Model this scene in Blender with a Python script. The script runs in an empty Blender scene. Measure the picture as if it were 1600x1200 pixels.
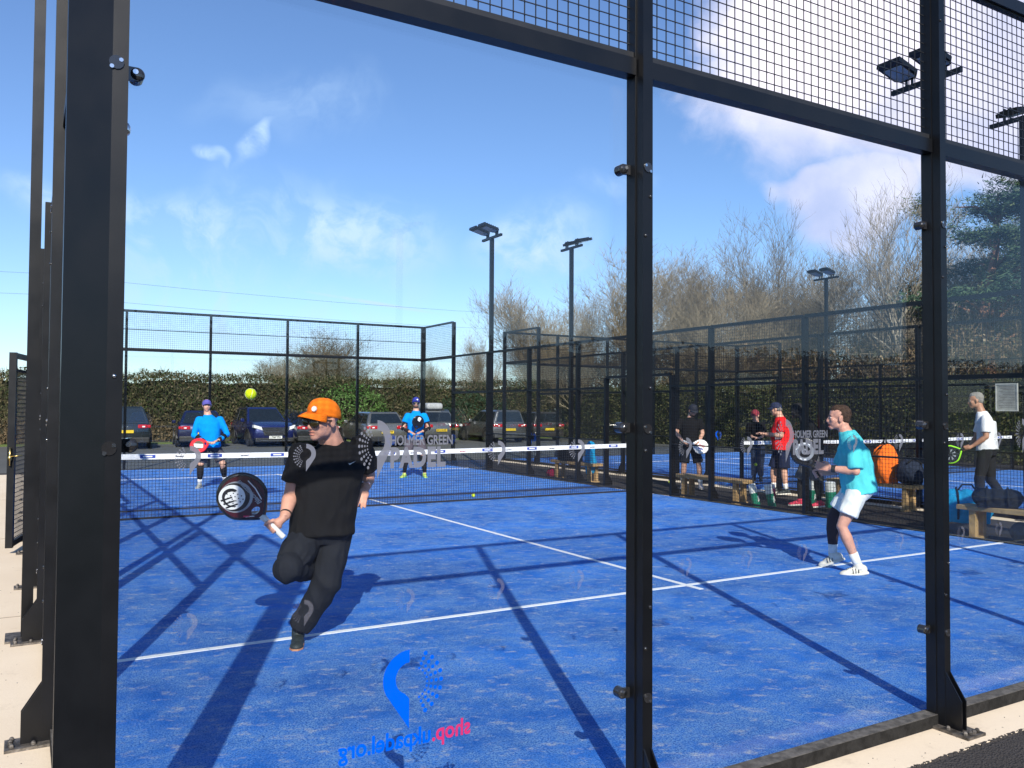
import bpy, bmesh, math, random
import numpy as np
from mathutils import Vector, Matrix, noise
from mathutils.geometry import tessellate_polygon
R = math.radians
scene = bpy.context.scene
col = bpy.context.collection
rnd = random.Random(7)

# ------------------------------------------------------------------ camera
cam_d = bpy.data.cameras.new('camera'); cam = bpy.data.objects.new('camera', cam_d); col.objects.link(cam)
yaw, pit, rol = 0.5279234614, 0.0292162331, 0.0055983886
fw = Vector((math.sin(yaw)*math.cos(pit), math.cos(yaw)*math.cos(pit), math.sin(pit)))
rt = Vector((math.cos(yaw), -math.sin(yaw), 0)); up = rt.cross(fw)
r2 = rt*math.cos(rol)+up*math.sin(rol); u2 = -rt*math.sin(rol)+up*math.cos(rol)
M = Matrix(((r2.x, u2.x, -fw.x, -0.1472), (r2.y, u2.y, -fw.y, -2.6658), (r2.z, u2.z, -fw.z, 1.5749), (0, 0, 0, 1)))
cam.matrix_world = M
cam_d.sensor_width = 36; cam_d.lens = 36*1304.826/1600; cam_d.clip_start = 0.05; cam_d.clip_end = 3000
scene.camera = cam
scene.render.resolution_x = 1024; scene.render.resolution_y = 768
scene.render.engine = 'CYCLES'
scene.cycles.transparent_max_bounces = 40; scene.cycles.max_bounces = 8
scene.view_settings.view_transform = 'Standard'; scene.view_settings.look = 'None'
scene.view_settings.exposure = 0.5; scene.view_settings.gamma = 1

# ------------------------------------------------------------------ sun and sky
SUN_EL = R(32); sx, sy = -0.375, -0.927
sd = Vector((sx*math.cos(SUN_EL), sy*math.cos(SUN_EL), math.sin(SUN_EL))).normalized()
sl = bpy.data.lights.new('sun', 'SUN'); sl.energy = 4.4; sl.angle = R(0.53); sl.color = (1, 0.93, 0.82)
so = bpy.data.objects.new('sun', sl); col.objects.link(so); so.rotation_euler = sd.to_track_quat('Z', 'Y').to_euler(); so.location = sd*60
world = bpy.data.worlds.new('World'); scene.world = world; world.use_nodes = True
nt = world.node_tree; nt.nodes.clear()
def nd(nt, typ, ins=None, **kw):
    n = nt.nodes.new(typ)
    for k, v in kw.items(): setattr(n, k, v)
    for k, v in (ins or {}).items():
        s = n.inputs[k]
        if isinstance(v, bpy.types.NodeSocket): nt.links.new(v, s)
        else: s.default_value = v
    return n
def mth(nt, op, a, b=0.0, c=0.0, clamp=False):
    n = nd(nt, 'ShaderNodeMath', {0: a, 1: b, 2: c}, operation=op); n.use_clamp = clamp; return n.outputs[0]
def sm(nt, v, a, b, c=0.0, d=1.0):
    return nd(nt, 'ShaderNodeMapRange', {0: v, 1: a, 2: b, 3: c, 4: d}, interpolation_type='SMOOTHSTEP').outputs[0]
def mix(nt, f, a, b, mode='MIX'):
    n = nd(nt, 'ShaderNodeMix', data_type='RGBA', blend_type=mode)
    for s, v in ((n.inputs[0], f), (n.inputs[6], a), (n.inputs[7], b)):
        if isinstance(v, bpy.types.NodeSocket): nt.links.new(v, s)
        else: s.default_value = (*v, 1) if isinstance(v, tuple) and len(v) == 3 else v
    return n.outputs[2]
sky = nd(nt, 'ShaderNodeTexSky', sky_type='NISHITA', sun_disc=False, sun_elevation=SUN_EL, sun_rotation=math.atan2(sx, sy), air_density=1.0, dust_density=0.25, ozone_density=2.2)
tc = nd(nt, 'ShaderNodeTexCoord'); D = tc.outputs['Generated']
base = mix(nt, 1.0, sky.outputs[0], (.84, .99, 1.24), 'MULTIPLY')
def warp(scale, amt):
    n = nd(nt, 'ShaderNodeTexNoise', {'Vector': D, 'Scale': scale, 'Detail': 3.0})
    v = nd(nt, 'ShaderNodeVectorMath', {0: n.outputs['Color'], 1: (0.5, 0.5, 0.5)}, operation='SUBTRACT').outputs[0]
    v = nd(nt, 'ShaderNodeVectorMath', {0: v, 'Scale': amt}, operation='SCALE').outputs[0]
    return nd(nt, 'ShaderNodeVectorMath', {0: D, 1: v}, operation='ADD').outputs[0]
Dw = warp(7.0, 0.16)
def blob(c, w, h, ang=0.0, soft=0.1, P=None):
    """soft elliptic patch of cloud around a direction in the sky; w, h are its half sizes in radians"""
    c = Vector(c).normalized(); a = Vector((c.y, -c.x, 0)).normalized(); b = a.cross(c)
    a2 = a*math.cos(ang)+b*math.sin(ang); b2 = -a*math.sin(ang)+b*math.cos(ang)
    s = nd(nt, 'ShaderNodeVectorMath', {0: P or Dw, 1: tuple(c)}, operation='SUBTRACT').outputs[0]
    dx = nd(nt, 'ShaderNodeVectorMath', {0: s, 1: tuple(a2/w)}, operation='DOT_PRODUCT').outputs['Value']
    dy = nd(nt, 'ShaderNodeVectorMath', {0: s, 1: tuple(b2/h)}, operation='DOT_PRODUCT').outputs['Value']
    r = mth(nt, 'SQRT', mth(nt, 'ADD', mth(nt, 'MULTIPLY', dx, dx), mth(nt, 'MULTIPLY', dy, dy)))
    return sm(nt, r, soft, 1.0, 1.0, 0.0)
def total(l):
    o = l[0]
    for x in l[1:]: o = mth(nt, 'MAXIMUM', o, x)
    return o
big = total([blob((.7142, .5712, .4046), .30, .24, -.2), blob((.80, .47, .36), .30, .18, .3), blob((.60, .60, .58), .25, .16), blob((.775, .5913, .235), .13, .10), blob((.742, .63, .25), .07, .06), blob((.84, .47, .27), .16, .09)])
n1 = nd(nt, 'ShaderNodeTexNoise', {'Vector': D, 'Scale': 5.5, 'Detail': 9.0, 'Roughness': 0.58}).outputs['Fac']
n2 = nd(nt, 'ShaderNodeTexNoise', {'Vector': Dw, 'Scale': 14.0, 'Detail': 10.0, 'Roughness': 0.62}).outputs['Fac']
cum = sm(nt, mth(nt, 'ADD', mth(nt, 'MULTIPLY', big, 0.85), mth(nt, 'ADD', mth(nt, 'MULTIPLY', n1, .5), mth(nt, 'MULTIPLY', n2, .5))), 0.72, 1.15)
wisp = total([mth(nt, 'MULTIPLY', blob((.1495, .9716, .1834), .13, .055), 1.0), mth(nt, 'MULTIPLY', blob((.16, .975, .13), .16, .08), .8),
  mth(nt, 'MULTIPLY', blob((.32, .925, .20), .17, .08, -.1), 1.0), mth(nt, 'MULTIPLY', blob((.225, .935, .285), .055, .012, 1.15, .1), 1.0), mth(nt, 'MULTIPLY', blob((.19, .946, .26), .03, .008, -.8, .1), .9),
  mth(nt, 'MULTIPLY', blob((.345, .93, .124), .115, .0035, -.14, .1, D), .95), mth(nt, 'MULTIPLY', blob((.52, .833, .188), .09, .07), 1.0), mth(nt, 'MULTIPLY', blob((.02, .98, .2), .05, .03), .6),
  mth(nt, 'MULTIPLY', blob((.35, .93, .08), .5, .05), .5), mth(nt, 'MULTIPLY', blob((.60, .78, .25), .06, .02), .35), mth(nt, 'MULTIPLY', blob((.25, .9, .33), .12, .05), .25), mth(nt, 'MULTIPLY', blob((-.5, -.8, .3), .6, .3), .5)])
wf = mth(nt, 'MULTIPLY', wisp, sm(nt, n2, 0.36, 0.62, .12, 1.3))
wisps = mix(nt, mth(nt, 'MULTIPLY', wf, 0.85), base, (4.9, 6.6, 9.0))
shade = sm(nt, nd(nt, 'ShaderNodeTexNoise', {'Vector': D, 'Scale': 8.0, 'Detail': 6.0}).outputs['Fac'], .35, .7)
core = blob((.700, .575, .43), .24, .15, 0.3, .0)
ccol = mix(nt, mth(nt, 'MULTIPLY', mth(nt, 'ADD', mth(nt, 'MULTIPLY', shade, .55), mth(nt, 'MULTIPLY', core, .9)), 1.0, clamp=True), (4.3, 4.9, 7.4), (10.5, 9.8, 10.6))
skyc = mix(nt, mth(nt, 'MULTIPLY', cum, .93), wisps, ccol)
bg = nd(nt, 'ShaderNodeBackground', {'Color': skyc, 'Strength': 0.095})
nd(nt, 'ShaderNodeOutputWorld', {'Surface': bg.outputs[0]})

# ------------------------------------------------------------------ materials
MATS = {}
def mat(name, c, rough=.6, metal=0.0, var=.12, scale=12.0, bump=0.0, c2=None, spec=.5, bscale=None, coat=0.0, trans=0.0):
    if name in MATS: return MATS[name]
    m = bpy.data.materials.new(name); m.use_nodes = True; t = m.node_tree; b = t.nodes['Principled BSDF']
    tcn = nd(t, 'ShaderNodeTexCoord'); n = nd(t, 'ShaderNodeTexNoise', {'Vector': tcn.outputs['Object'], 'Scale': scale, 'Detail': 5.0})
    lo = tuple(x*(1-var) for x in c); hi = c2 or tuple(min(1, x*(1+var)) for x in c)
    f = sm(t, n.outputs['Fac'], .3, .7)
    t.links.new(mix(t, f, lo, hi), b.inputs['Base Color'])
    t.links.new(mth(t, 'MULTIPLY_ADD', n.outputs['Fac'], .16, rough-.08), b.inputs['Roughness'])
    b.inputs['Metallic'].default_value = metal; b.inputs['Specular IOR Level'].default_value = spec
    b.inputs['Coat Weight'].default_value = coat; b.inputs['Coat Roughness'].default_value = .04
    if trans: b.inputs['Transmission Weight'].default_value = trans
    if bump:
        n3 = nd(t, 'ShaderNodeTexNoise', {'Vector': tcn.outputs['Object'], 'Scale': bscale or scale*3, 'Detail': 6.0})
        bp = nd(t, 'ShaderNodeBump', {'Strength': bump, 'Distance': .02, 'Height': n3.outputs['Fac']})
        t.links.new(bp.outputs[0], b.inputs['Normal'])
    MATS[name] = m; return m
BLACK = mat('black_powder_coat', (.0035, .004, .0055), .36, var=.15, scale=6, bump=.05, bscale=400, spec=.40, c2=(.0048, .0052, .0068))
BLACKM = mat('black_mesh_wire', (.012, .013, .016), .5)
def glass_mat(name, tint, k=.62):
    m = bpy.data.materials.new(name); m.use_nodes = True; t = m.node_tree; t.nodes.clear()
    g = nd(t, 'ShaderNodeNewGeometry')
    d = mth(t, 'ABSOLUTE', nd(t, 'ShaderNodeVectorMath', {0: g.outputs['Normal'], 1: g.outputs['Incoming']}, operation='DOT_PRODUCT').outputs['Value'])
    f = mth(t, 'MULTIPLY_ADD', mth(t, 'POWER', mth(t, 'SUBTRACT', 1.0, d), 5.0), .94*k, .045*k)
    tr = nd(t, 'ShaderNodeBsdfTransparent', {'Color': (*tint, 1)}); gl = nd(t, 'ShaderNodeBsdfGlossy', {'Color': (1, 1, 1, 1), 'Roughness': 0.0})
    mx = nd(t, 'ShaderNodeMixShader', {0: f, 1: tr.outputs[0], 2: gl.outputs[0]})
    nd(t, 'ShaderNodeOutputMaterial', {'Surface': mx.outputs[0]}); MATS[name] = m; return m
GLASS = glass_mat('toughened_glass', (.975, .988, .985))
def decal_mat(name, c, alpha):
    m = bpy.data.materials.new(name); m.use_nodes = True; t = m.node_tree; t.nodes.clear()
    tr = nd(t, 'ShaderNodeBsdfTransparent'); df = nd(t, 'ShaderNodeBsdfDiffuse', {'Color': (*c, 1)})
    tl = nd(t, 'ShaderNodeBsdfTranslucent', {'Color': (*c, 1)}); a = nd(t, 'ShaderNodeMixShader', {0: .4, 1: df.outputs[0], 2: tl.outputs[0]})
    mx = nd(t, 'ShaderNodeMixShader', {0: alpha, 1: tr.outputs[0], 2: a.outputs[0]})
    nd(t, 'ShaderNodeOutputMaterial', {'Surface': mx.outputs[0]}); MATS[name] = m; return m
FROST = decal_mat('frosted_vinyl', (.28, .29, .34), .74)
FROST1 = decal_mat('thin_frosted_vinyl', (.26, .27, .31), .55)
FROST2 = decal_mat('faint_frosted_vinyl', (.34, .33, .38), .15)

# ------------------------------------------------------------------ mesh helpers
class MB:
    def __init__(s): s.v = []; s.f = []; s.m = []; s.mi = 0
    def box(s, a, b, rz=0, c=None):
        x0, y0, z0 = a; x1, y1, z1 = b; i = len(s.v)
        P = [(x0, y0, z0), (x1, y0, z0), (x1, y1, z0), (x0, y1, z0), (x0, y0, z1), (x1, y0, z1), (x1, y1, z1), (x0, y1, z1)]
        if rz:
            cx, cy = c or ((x0+x1)/2, (y0+y1)/2); cs, sn = math.cos(rz), math.sin(rz)
            P = [(cx+(x-cx)*cs-(y-cy)*sn, cy+(x-cx)*sn+(y-cy)*cs, z) for x, y, z in P]
        s.v += P; s.q([(0, 3, 2, 1), (4, 5, 6, 7), (0, 1, 5, 4), (1, 2, 6, 5), (2, 3, 7, 6), (3, 0, 4, 7)], i); return s
    def q(s, fs, i=0):
        for f in fs: s.f.append(tuple(k+i for k in f)); s.m.append(s.mi)
    def tube(s, pts, r, n=8, cap=True):
        pts = [Vector(p) for p in pts]; rr = r if isinstance(r, (list, tuple)) else [r]*len(pts); i0 = len(s.v); pn = None
        for k, p in enumerate(pts):
            t = (pts[min(k+1, len(pts)-1)]-pts[max(k-1, 0)]).normalized()
            if pn is None: pn = t.orthogonal().normalized()
            pn = (pn-t*pn.dot(t)); pn = pn.normalized() if pn.length > 1e-6 else t.orthogonal().normalized()
            b = t.cross(pn)
            for j in range(n):
                a = 2*math.pi*j/n; s.v.append(tuple(p+(pn*math.cos(a)+b*math.sin(a))*rr[k]))
        for k in range(len(pts)-1):
            for j in range(n):
                a = i0+k*n+j; b2 = i0+k*n+(j+1) % n; s.f.append((a, b2, b2+n, a+n)); s.m.append(s.mi)
        if cap: s.f.append(tuple(i0+j for j in range(n))[::-1]); s.m.append(s.mi); e = i0+(len(pts)-1)*n; s.f.append(tuple(e+j for j in range(n))); s.m.append(s.mi)
        return s
    def ell(s, c, r, n=14, m=9, X=None):
        i0 = len(s.v); c = Vector(c)
        for a in range(1, m):
            th = math.pi*a/m
            for b in range(n):
                ph = 2*math.pi*b/n; v = Vector((r[0]*math.sin(th)*math.cos(ph), r[1]*math.sin(th)*math.sin(ph), r[2]*math.cos(th)))
                if X is not None: v = X @ v
                s.v.append(tuple(c+v))
        tv = Vector((0, 0, r[2])); tv = X @ tv if X is not None else tv
        s.v += [tuple(c+tv), tuple(c-tv)]; T = len(s.v)-2
        for b in range(n):
            s.f.append((T, i0+b, i0+(b+1) % n)); s.m.append(s.mi)
            e = i0+(m-2)*n; s.f.append((T+1, e+(b+1) % n, e+b)); s.m.append(s.mi)
        for a in range(m-2):
            for b in range(n):
                p = i0+a*n+b; q2 = i0+a*n+(b+1) % n; s.f.append((p, p+n, q2+n, q2)); s.m.append(s.mi)
        return s
    def prism(s, poly, z0, z1, T=None):
        """2-D polygon extruded from z0 to z1, mapped through T"""
        T = T or (lambda x, y, z: (x, y, z)); n = len(poly); i = len(s.v)
        s.v += [T(x, y, z0) for x, y in poly]+[T(x, y, z1) for x, y in poly]
        s.f.append(tuple(i+k for k in range(n))[::-1]); s.f.append(tuple(i+n+k for k in range(n))); s.m += [s.mi]*2
        for k in range(n): s.f.append((i+k, i+(k+1) % n, i+n+(k+1) % n, i+n+k)); s.m.append(s.mi)
        return s
    def plate(s, loops, z0, z1, T=None):
        """polygon with holes, extruded"""
        T = T or (lambda x, y, z: (x, y, z)); fl = [p for l in loops for p in l]
        tri = tessellate_polygon([[Vector((x, y, 0)) for x, y in l] for l in loops]); i = len(s.v); n = len(fl)
        s.v += [T(x, y, z0) for x, y in fl]+[T(x, y, z1) for x, y in fl]
        for t in tri: s.f.append((i+t[0], i+t[1], i+t[2])); s.f.append((i+n+t[2], i+n+t[1], i+n+t[0])); s.m += [s.mi]*2
        k0 = 0
        for l in loops:
            for k in range(len(l)):
                a = i+k0+k; b = i+k0+(k+1) % len(l); s.f.append((a, b, b+n, a+n)); s.m.append(s.mi)
            k0 += len(l)
        return s
    def build(s, name, m, parent=None, smooth=False, loc=None):
        me = bpy.data.meshes.new(name); me.from_pydata(s.v, [], s.f)
        ms = m if isinstance(m, (list, tuple)) else [m]
        for x in ms: me.materials.append(x)
        if len(ms) > 1: me.polygons.foreach_set('material_index', s.m)
        if smooth: me.polygons.foreach_set('use_smooth', [True]*len(me.polygons))
        me.update(); return link(name, me, parent, loc)
def link(name, me, parent=None, loc=None):
    o = bpy.data.objects.new(name, me); col.objects.link(o)
    if parent is not None: o.parent = parent
    if loc is not None: o.location = loc
    return o
def tag(o, label=None, cat=None, group=None, kind=None):
    for k, v in (('label', label), ('category', cat), ('group', group), ('kind', kind)):
        if v: o[k] = v
    return o
def empty(name, loc=(0, 0, 0), rz=0, **k):
    o = bpy.data.objects.new(name, None); col.objects.link(o); o.location = loc; o.rotation_euler = (0, 0, rz); o.empty_display_size = .2
    return tag(o, **k)
def kids(o): return [c for c in o.children]
def clone(o, parent=None, **k):
    c = o.copy(); col.objects.link(c); c.parent = parent
    for ch in list(kids(o)): clone(ch, c)
    return tag(c, **k)
def bevel(o, w=.01, seg=2):
    b = o.modifiers.new('bevel', 'BEVEL'); b.width = w; b.segments = seg; b.limit_method = 'ANGLE'; b.angle_limit = R(35); return o
def text_mesh(body, size, ext=.0005, bold=0.0, align='CENTER', font_shear=0.0, spacing=1.0):
    cu = bpy.data.curves.new('t', 'FONT'); cu.body = body; cu.size = size; cu.extrude = ext; cu.offset = bold; cu.align_x = align; cu.align_y = 'CENTER'; cu.shear = font_shear; cu.space_character = spacing; cu.resolution_u = 3
    o = bpy.data.objects.new('t', cu); col.objects.link(o); dg = bpy.context.evaluated_depsgraph_get()
    me = bpy.data.meshes.new_from_object(o.evaluated_get(dg)); bpy.data.objects.remove(o); return me
def add_mesh(mb, me, T):
    i = len(mb.v); mb.v += [T(*v.co) for v in me.vertices]
    for p in me.polygons: mb.f.append(tuple(k+i for k in p.vertices)); mb.m.append(mb.mi)

# ------------------------------------------------------------------ ground
def surf_mat(name, build, rough=.9, spec=.3):
    m = bpy.data.materials.new(name); m.use_nodes = True; t = m.node_tree; b = t.nodes['Principled BSDF']
    P = nd(t, 'ShaderNodeNewGeometry').outputs['Position']
    c, h, hs = build(t, P); t.links.new(c, b.inputs['Base Color']); b.inputs['Roughness'].default_value = rough; b.inputs['Specular IOR Level'].default_value = spec
    if h is not None: t.links.new(nd(t, 'ShaderNodeBump', {'Strength': hs, 'Distance': .01, 'Height': h}).outputs[0], b.inputs['Normal'])
    MATS[name] = m; return m
def noi(t, P, sc, det=4.0, ro=.55, st=None):
    if st: P = nd(t, 'ShaderNodeMapping', {'Vector': P, 'Scale': st}).outputs[0]
    return nd(t, 'ShaderNodeTexNoise', {'Vector': P, 'Scale': sc, 'Detail': det, 'Roughness': ro}).outputs['Fac']
def turf_b(t, P):
    fib = noi(t, P, 105, 4.0, .8); mid = noi(t, P, 30, 6.0, .75); big = noi(t, P, .8, 5.0, .6); dk = noi(t, P, 2.2, 7.0, .68); cl = noi(t, P, 3.3, 8.0, .72)
    st = noi(t, nd(t, 'ShaderNodeVectorRotate', {'Vector': P, 'Angle': R(25)}, rotation_type='Z_AXIS').outputs[0], 7.0, 6.0, .65, (1.0, 1.7, 1))
    c = mix(t, sm(t, big, .3, .7), (.010, .120, .50), (.022, .215, .80))
    c = mix(t, mth(t, 'MULTIPLY', sm(t, dk, .50, .74), .60), c, (.004, .085, .38))
    fm = sm(t, mth(t, 'ADD', mth(t, 'MULTIPLY', fib, .75), mth(t, 'MULTIPLY', mid, .35)), .48, .64)
    c = mix(t, mth(t, 'MULTIPLY', mth(t, 'MULTIPLY', sm(t, cl, .34, .60), mth(t, 'MULTIPLY_ADD', fm, .92, .08)), .82), c, (.24, .42, .66))
    c = mix(t, mth(t, 'MULTIPLY', mth(t, 'MULTIPLY', sm(t, st, .52, .68), sm(t, mid, .36, .6)), .85), c, (.50, .54, .62))
    c = mix(t, mth(t, 'MULTIPLY', sm(t, fib, .54, .70), .55), c, (.22, .40, .78))
    c = mix(t, mth(t, 'MULTIPLY', sm(t, fib, .50, .36), .80), c, (.003, .040, .22))
    return c, mth(t, 'ADD', fib, mth(t, 'MULTIPLY', mid, .6)), .9
TURF = surf_mat('blue_turf', turf_b, .95, .15)
def line_b(t, P):
    w = noi(t, P, 30, 5.0, .7); return mix(t, sm(t, w, .5, .72), (.78, .79, .80), (.50, .56, .68)), w, .4
LINE = surf_mat('white_line', line_b)
def conc_b(t, P):
    a = noi(t, P, 1.3, 5.0); b = noi(t, P, 40, 5.0, .7); s = noi(t, P, 5.0, 8.0, .7)
    c = mix(t, a, (.68, .56, .41), (.80, .68, .52)); c = mix(t, mth(t, 'MULTIPLY', sm(t, s, .56, .75), .35), c, (.40, .31, .21))
    return mix(t, mth(t, 'MULTIPLY', sm(t, b, .6, .75), .25), c, (.4, .33, .25)), b, .25
CONC = surf_mat('tan_concrete', conc_b, .85)
def asph_b(t, P):
    a = nd(t, 'ShaderNodeTexVoronoi', {'Vector': P, 'Scale': 95.0}).outputs['Distance']; n = noi(t, P, 2.0, 5.0); g = noi(t, P, 240, 2.0)
    c = mix(t, n, (.030, .027, .026), (.058, .052, .05)); c = mix(t, mth(t, 'MULTIPLY', sm(t, g, .55, .75), .5), c, (.14, .125, .115))
    return c, a, 1.0
ASPH = surf_mat('dark_asphalt', asph_b, .9)
def park_b(t, P):
    a = noi(t, P, .35, 6.0); g = noi(t, P, 60, 3.0); s = noi(t, P, 1.6, 7.0, .7)
    c = mix(t, a, (.075, .078, .075), (.12, .12, .11)); c = mix(t, mth(t, 'MULTIPLY', sm(t, s, .58, .72), .3), c, (.17, .16, .13))
    return c, g, .5
PARK = surf_mat('car_park_asphalt', park_b, .9)
def grass_b(t, P):
    a = noi(t, P, .5, 6.0); g = noi(t, P, 25, 5.0, .7)
    c = mix(t, a, (.05, .09, .02), (.10, .13, .035)); return mix(t, sm(t, g, .4, .7), c, (.13, .15, .05)), g, .6
GRASS = surf_mat('rough_grass', grass_b)
S = dict(kind='structure')
def sheet(name, m, rects, z, th=.03):
    b = MB()
    for x0, y0, x1, y1 in rects: b.box((x0, y0, z-th), (x1, y1, z))
    return tag(b.build(name, m), **S)
sheet('ground', GRASS, [(-900, -900, 900, 1200)], -.16)
sheet('path', ASPH, [(-9, -30, 34, 20.9)], -.054, .06)
sheet('car_park', PARK, [(-60, 20.9, 60, 36.3)], -.052, .06)
CX2 = 12.8
ring = []
for X in (0, CX2): ring += [(X-.75 if X == 0 else X-.32, -.26, X+.06, 20.3), (X+9.98, -.26, X+10.36, 20.3), (X+.06, -.26, X+9.98, .06), (X+.06, 19.98, X+9.98, 20.3)]
sheet('concrete_slab', CONC, ring, -.05, .09)
# frayed tarmac edge against the slab
fr = MB(); rf = random.Random(3)
for k in range(1500):
    x = rf.uniform(-.6, 10.2); w = rf.uniform(.004, .018); y = -.262+rf.uniform(-.004, .010)
    fr.ell((x, y, -.055), (w, rf.uniform(.004, .012), .009), 6, 4)
tag(fr.build('tarmac_edge', ASPH, smooth=True), **S)
jn = MB()
for y in (1.3, 4.85, 9.3, 14.2): jn.box((-.75, y, -.06), (-.02, y+.008, -.0485))
for x in (2.9, 6.4): jn.box((x, -.26, -.06), (x+.006, -.03, -.0485))
tag(jn.build('slab_joints', mat('slab_joint', (.16, .11, .07), .9)), **S)
gr_ = MB(); rg_ = random.Random(5)
for k in range(150):
    if k % 2: x, y = rg_.uniform(-.75, -.1), rg_.uniform(.0, 9)
    else: x, y = rg_.uniform(1.5, 6.5), rg_.uniform(-.25, -.07)
    q_ = rg_.uniform(.001, .003); gr_.ell((x, y, -.049), (q_*1.4, q_, q_*.6), 6, 4)
tag(gr_.build('grit', ASPH), 'dark grit scattered on the tan slab', 'grit', kind='stuff')
tu = MB()
for X in (0, CX2): tu.box((X+.05, .05, -.14), (X+9.99, 19.99, 0))
tag(tu.build('court_turf', TURF), **S)
li = MB()
for X in (0, CX2):
    for y in (3.05, 16.95): li.box((X+.05, y-.025, 0.0), (X+9.99, y+.025, .004))
    li.box((X+4.975, 2.85, .001), (X+5.025, 17.15, .0055))
tag(li.build('court_lines', LINE), **S)
gv = MB(); gv.box((-60, 36.0, -.2), (60, 38, .02)); tag(gv.build('grass_verge', GRASS), **S)

# ------------------------------------------------------------------ logos
def crescent(sx=1.0):
    P = []
    for k in range(15): a = R(90-k*120/14); P.append((sx*(.36*math.cos(a)+.02), .14+.36*math.sin(a)))
    P.append((sx*.02, -.5))
    P.append((sx*.02, -.12))
    for k in range(13): a = R(-70+k*160/12); P.append((sx*(.02+.19*math.cos(a)), .14+.2*math.sin(a)))
    return P
def logo(mb, T, size, flip=False, tw=.0006):
    sx = -1 if flip else 1; TT = lambda x, y, z: T(x*size, y*size, z)
    mb.plate([crescent(sx)], 0, tw, TT)
    for k in range(9):
        a = R(116+k*128/8)
        for q, r in enumerate((.20, .262, .328, .40)):
            w = .0165+.0042*q; cx, cy = sx*(r*math.cos(a)-.03), .06+r*math.sin(a)*1.02
            mb.plate([[(cx+w*math.cos(R(45*j)), cy+w*math.sin(R(45*j))) for j in range(8)]], 0, tw, TT)

# ------------------------------------------------------------------ court walls
STEEL = mat('zinc_steel', (.42, .41, .39), .35, 1.0, .25, 30); SHINY = mat('polished_black_cap', (.02, .02, .022), .12, var=.1, spec=.9); CHROME = mat('chrome_bolt', (.75, .75, .76), .18, 1.0)
CURB = mat('black_curb', (.016, .0155, .015), .9, var=.4, scale=20, bump=.4, spec=.2); CURBT = mat('grey_curb_top', (.075, .07, .065), .9, var=.45, scale=26, bump=.4); WELD = mat('dirty_plate', (.14, .125, .11), .55, .6, .5, 22, .4)  # curb body near black, its top sheet a paler grey
def clamp_mb(T, s, z, side):
    b = MB(); o = .028
    def disc(cx, cz, r, o0, o1, n=14):
        b.prism([(cx+r*math.cos(2*math.pi*k/n), cz+r*math.sin(2*math.pi*k/n)) for k in range(n)], o0, o1, lambda x, y, q: T(s+x, q, z+y))
    b.mi = 0; disc(side*.062, 0, .022, -.014, .022, 18); b.ell(T(s+side*.062, .022, z), (.020, .012, .020), 14, 8); b.box(*[tuple(v) for v in sorted_box(T(s+side*.065, .012, z-.02), T(s+side*.02, .026, z+.02))])
    b.mi = 1; disc(side*.057, .004, .008, .032, .036, 8); b.mi = 0; disc(side*.0, -.004, .020, .1, .104, 12); b.mi = 1; disc(side*.012, .004, .006, .1, .106, 8); disc(side*-.012, -.018, .006, .1, .106, 8)
    return b
def sorted_box(a, b): return [min(x, y) for x, y in zip(a, b)], [max(x, y) for x, y in zip(a, b)]
def bolt_heads(T, s, zs):
    b = MB()
    for k, z in enumerate(zs): b.ell(T(s+(.012 if k % 2 else -.012), .1, z), (.008, .008, .008), 8, 5)
    return b
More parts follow.
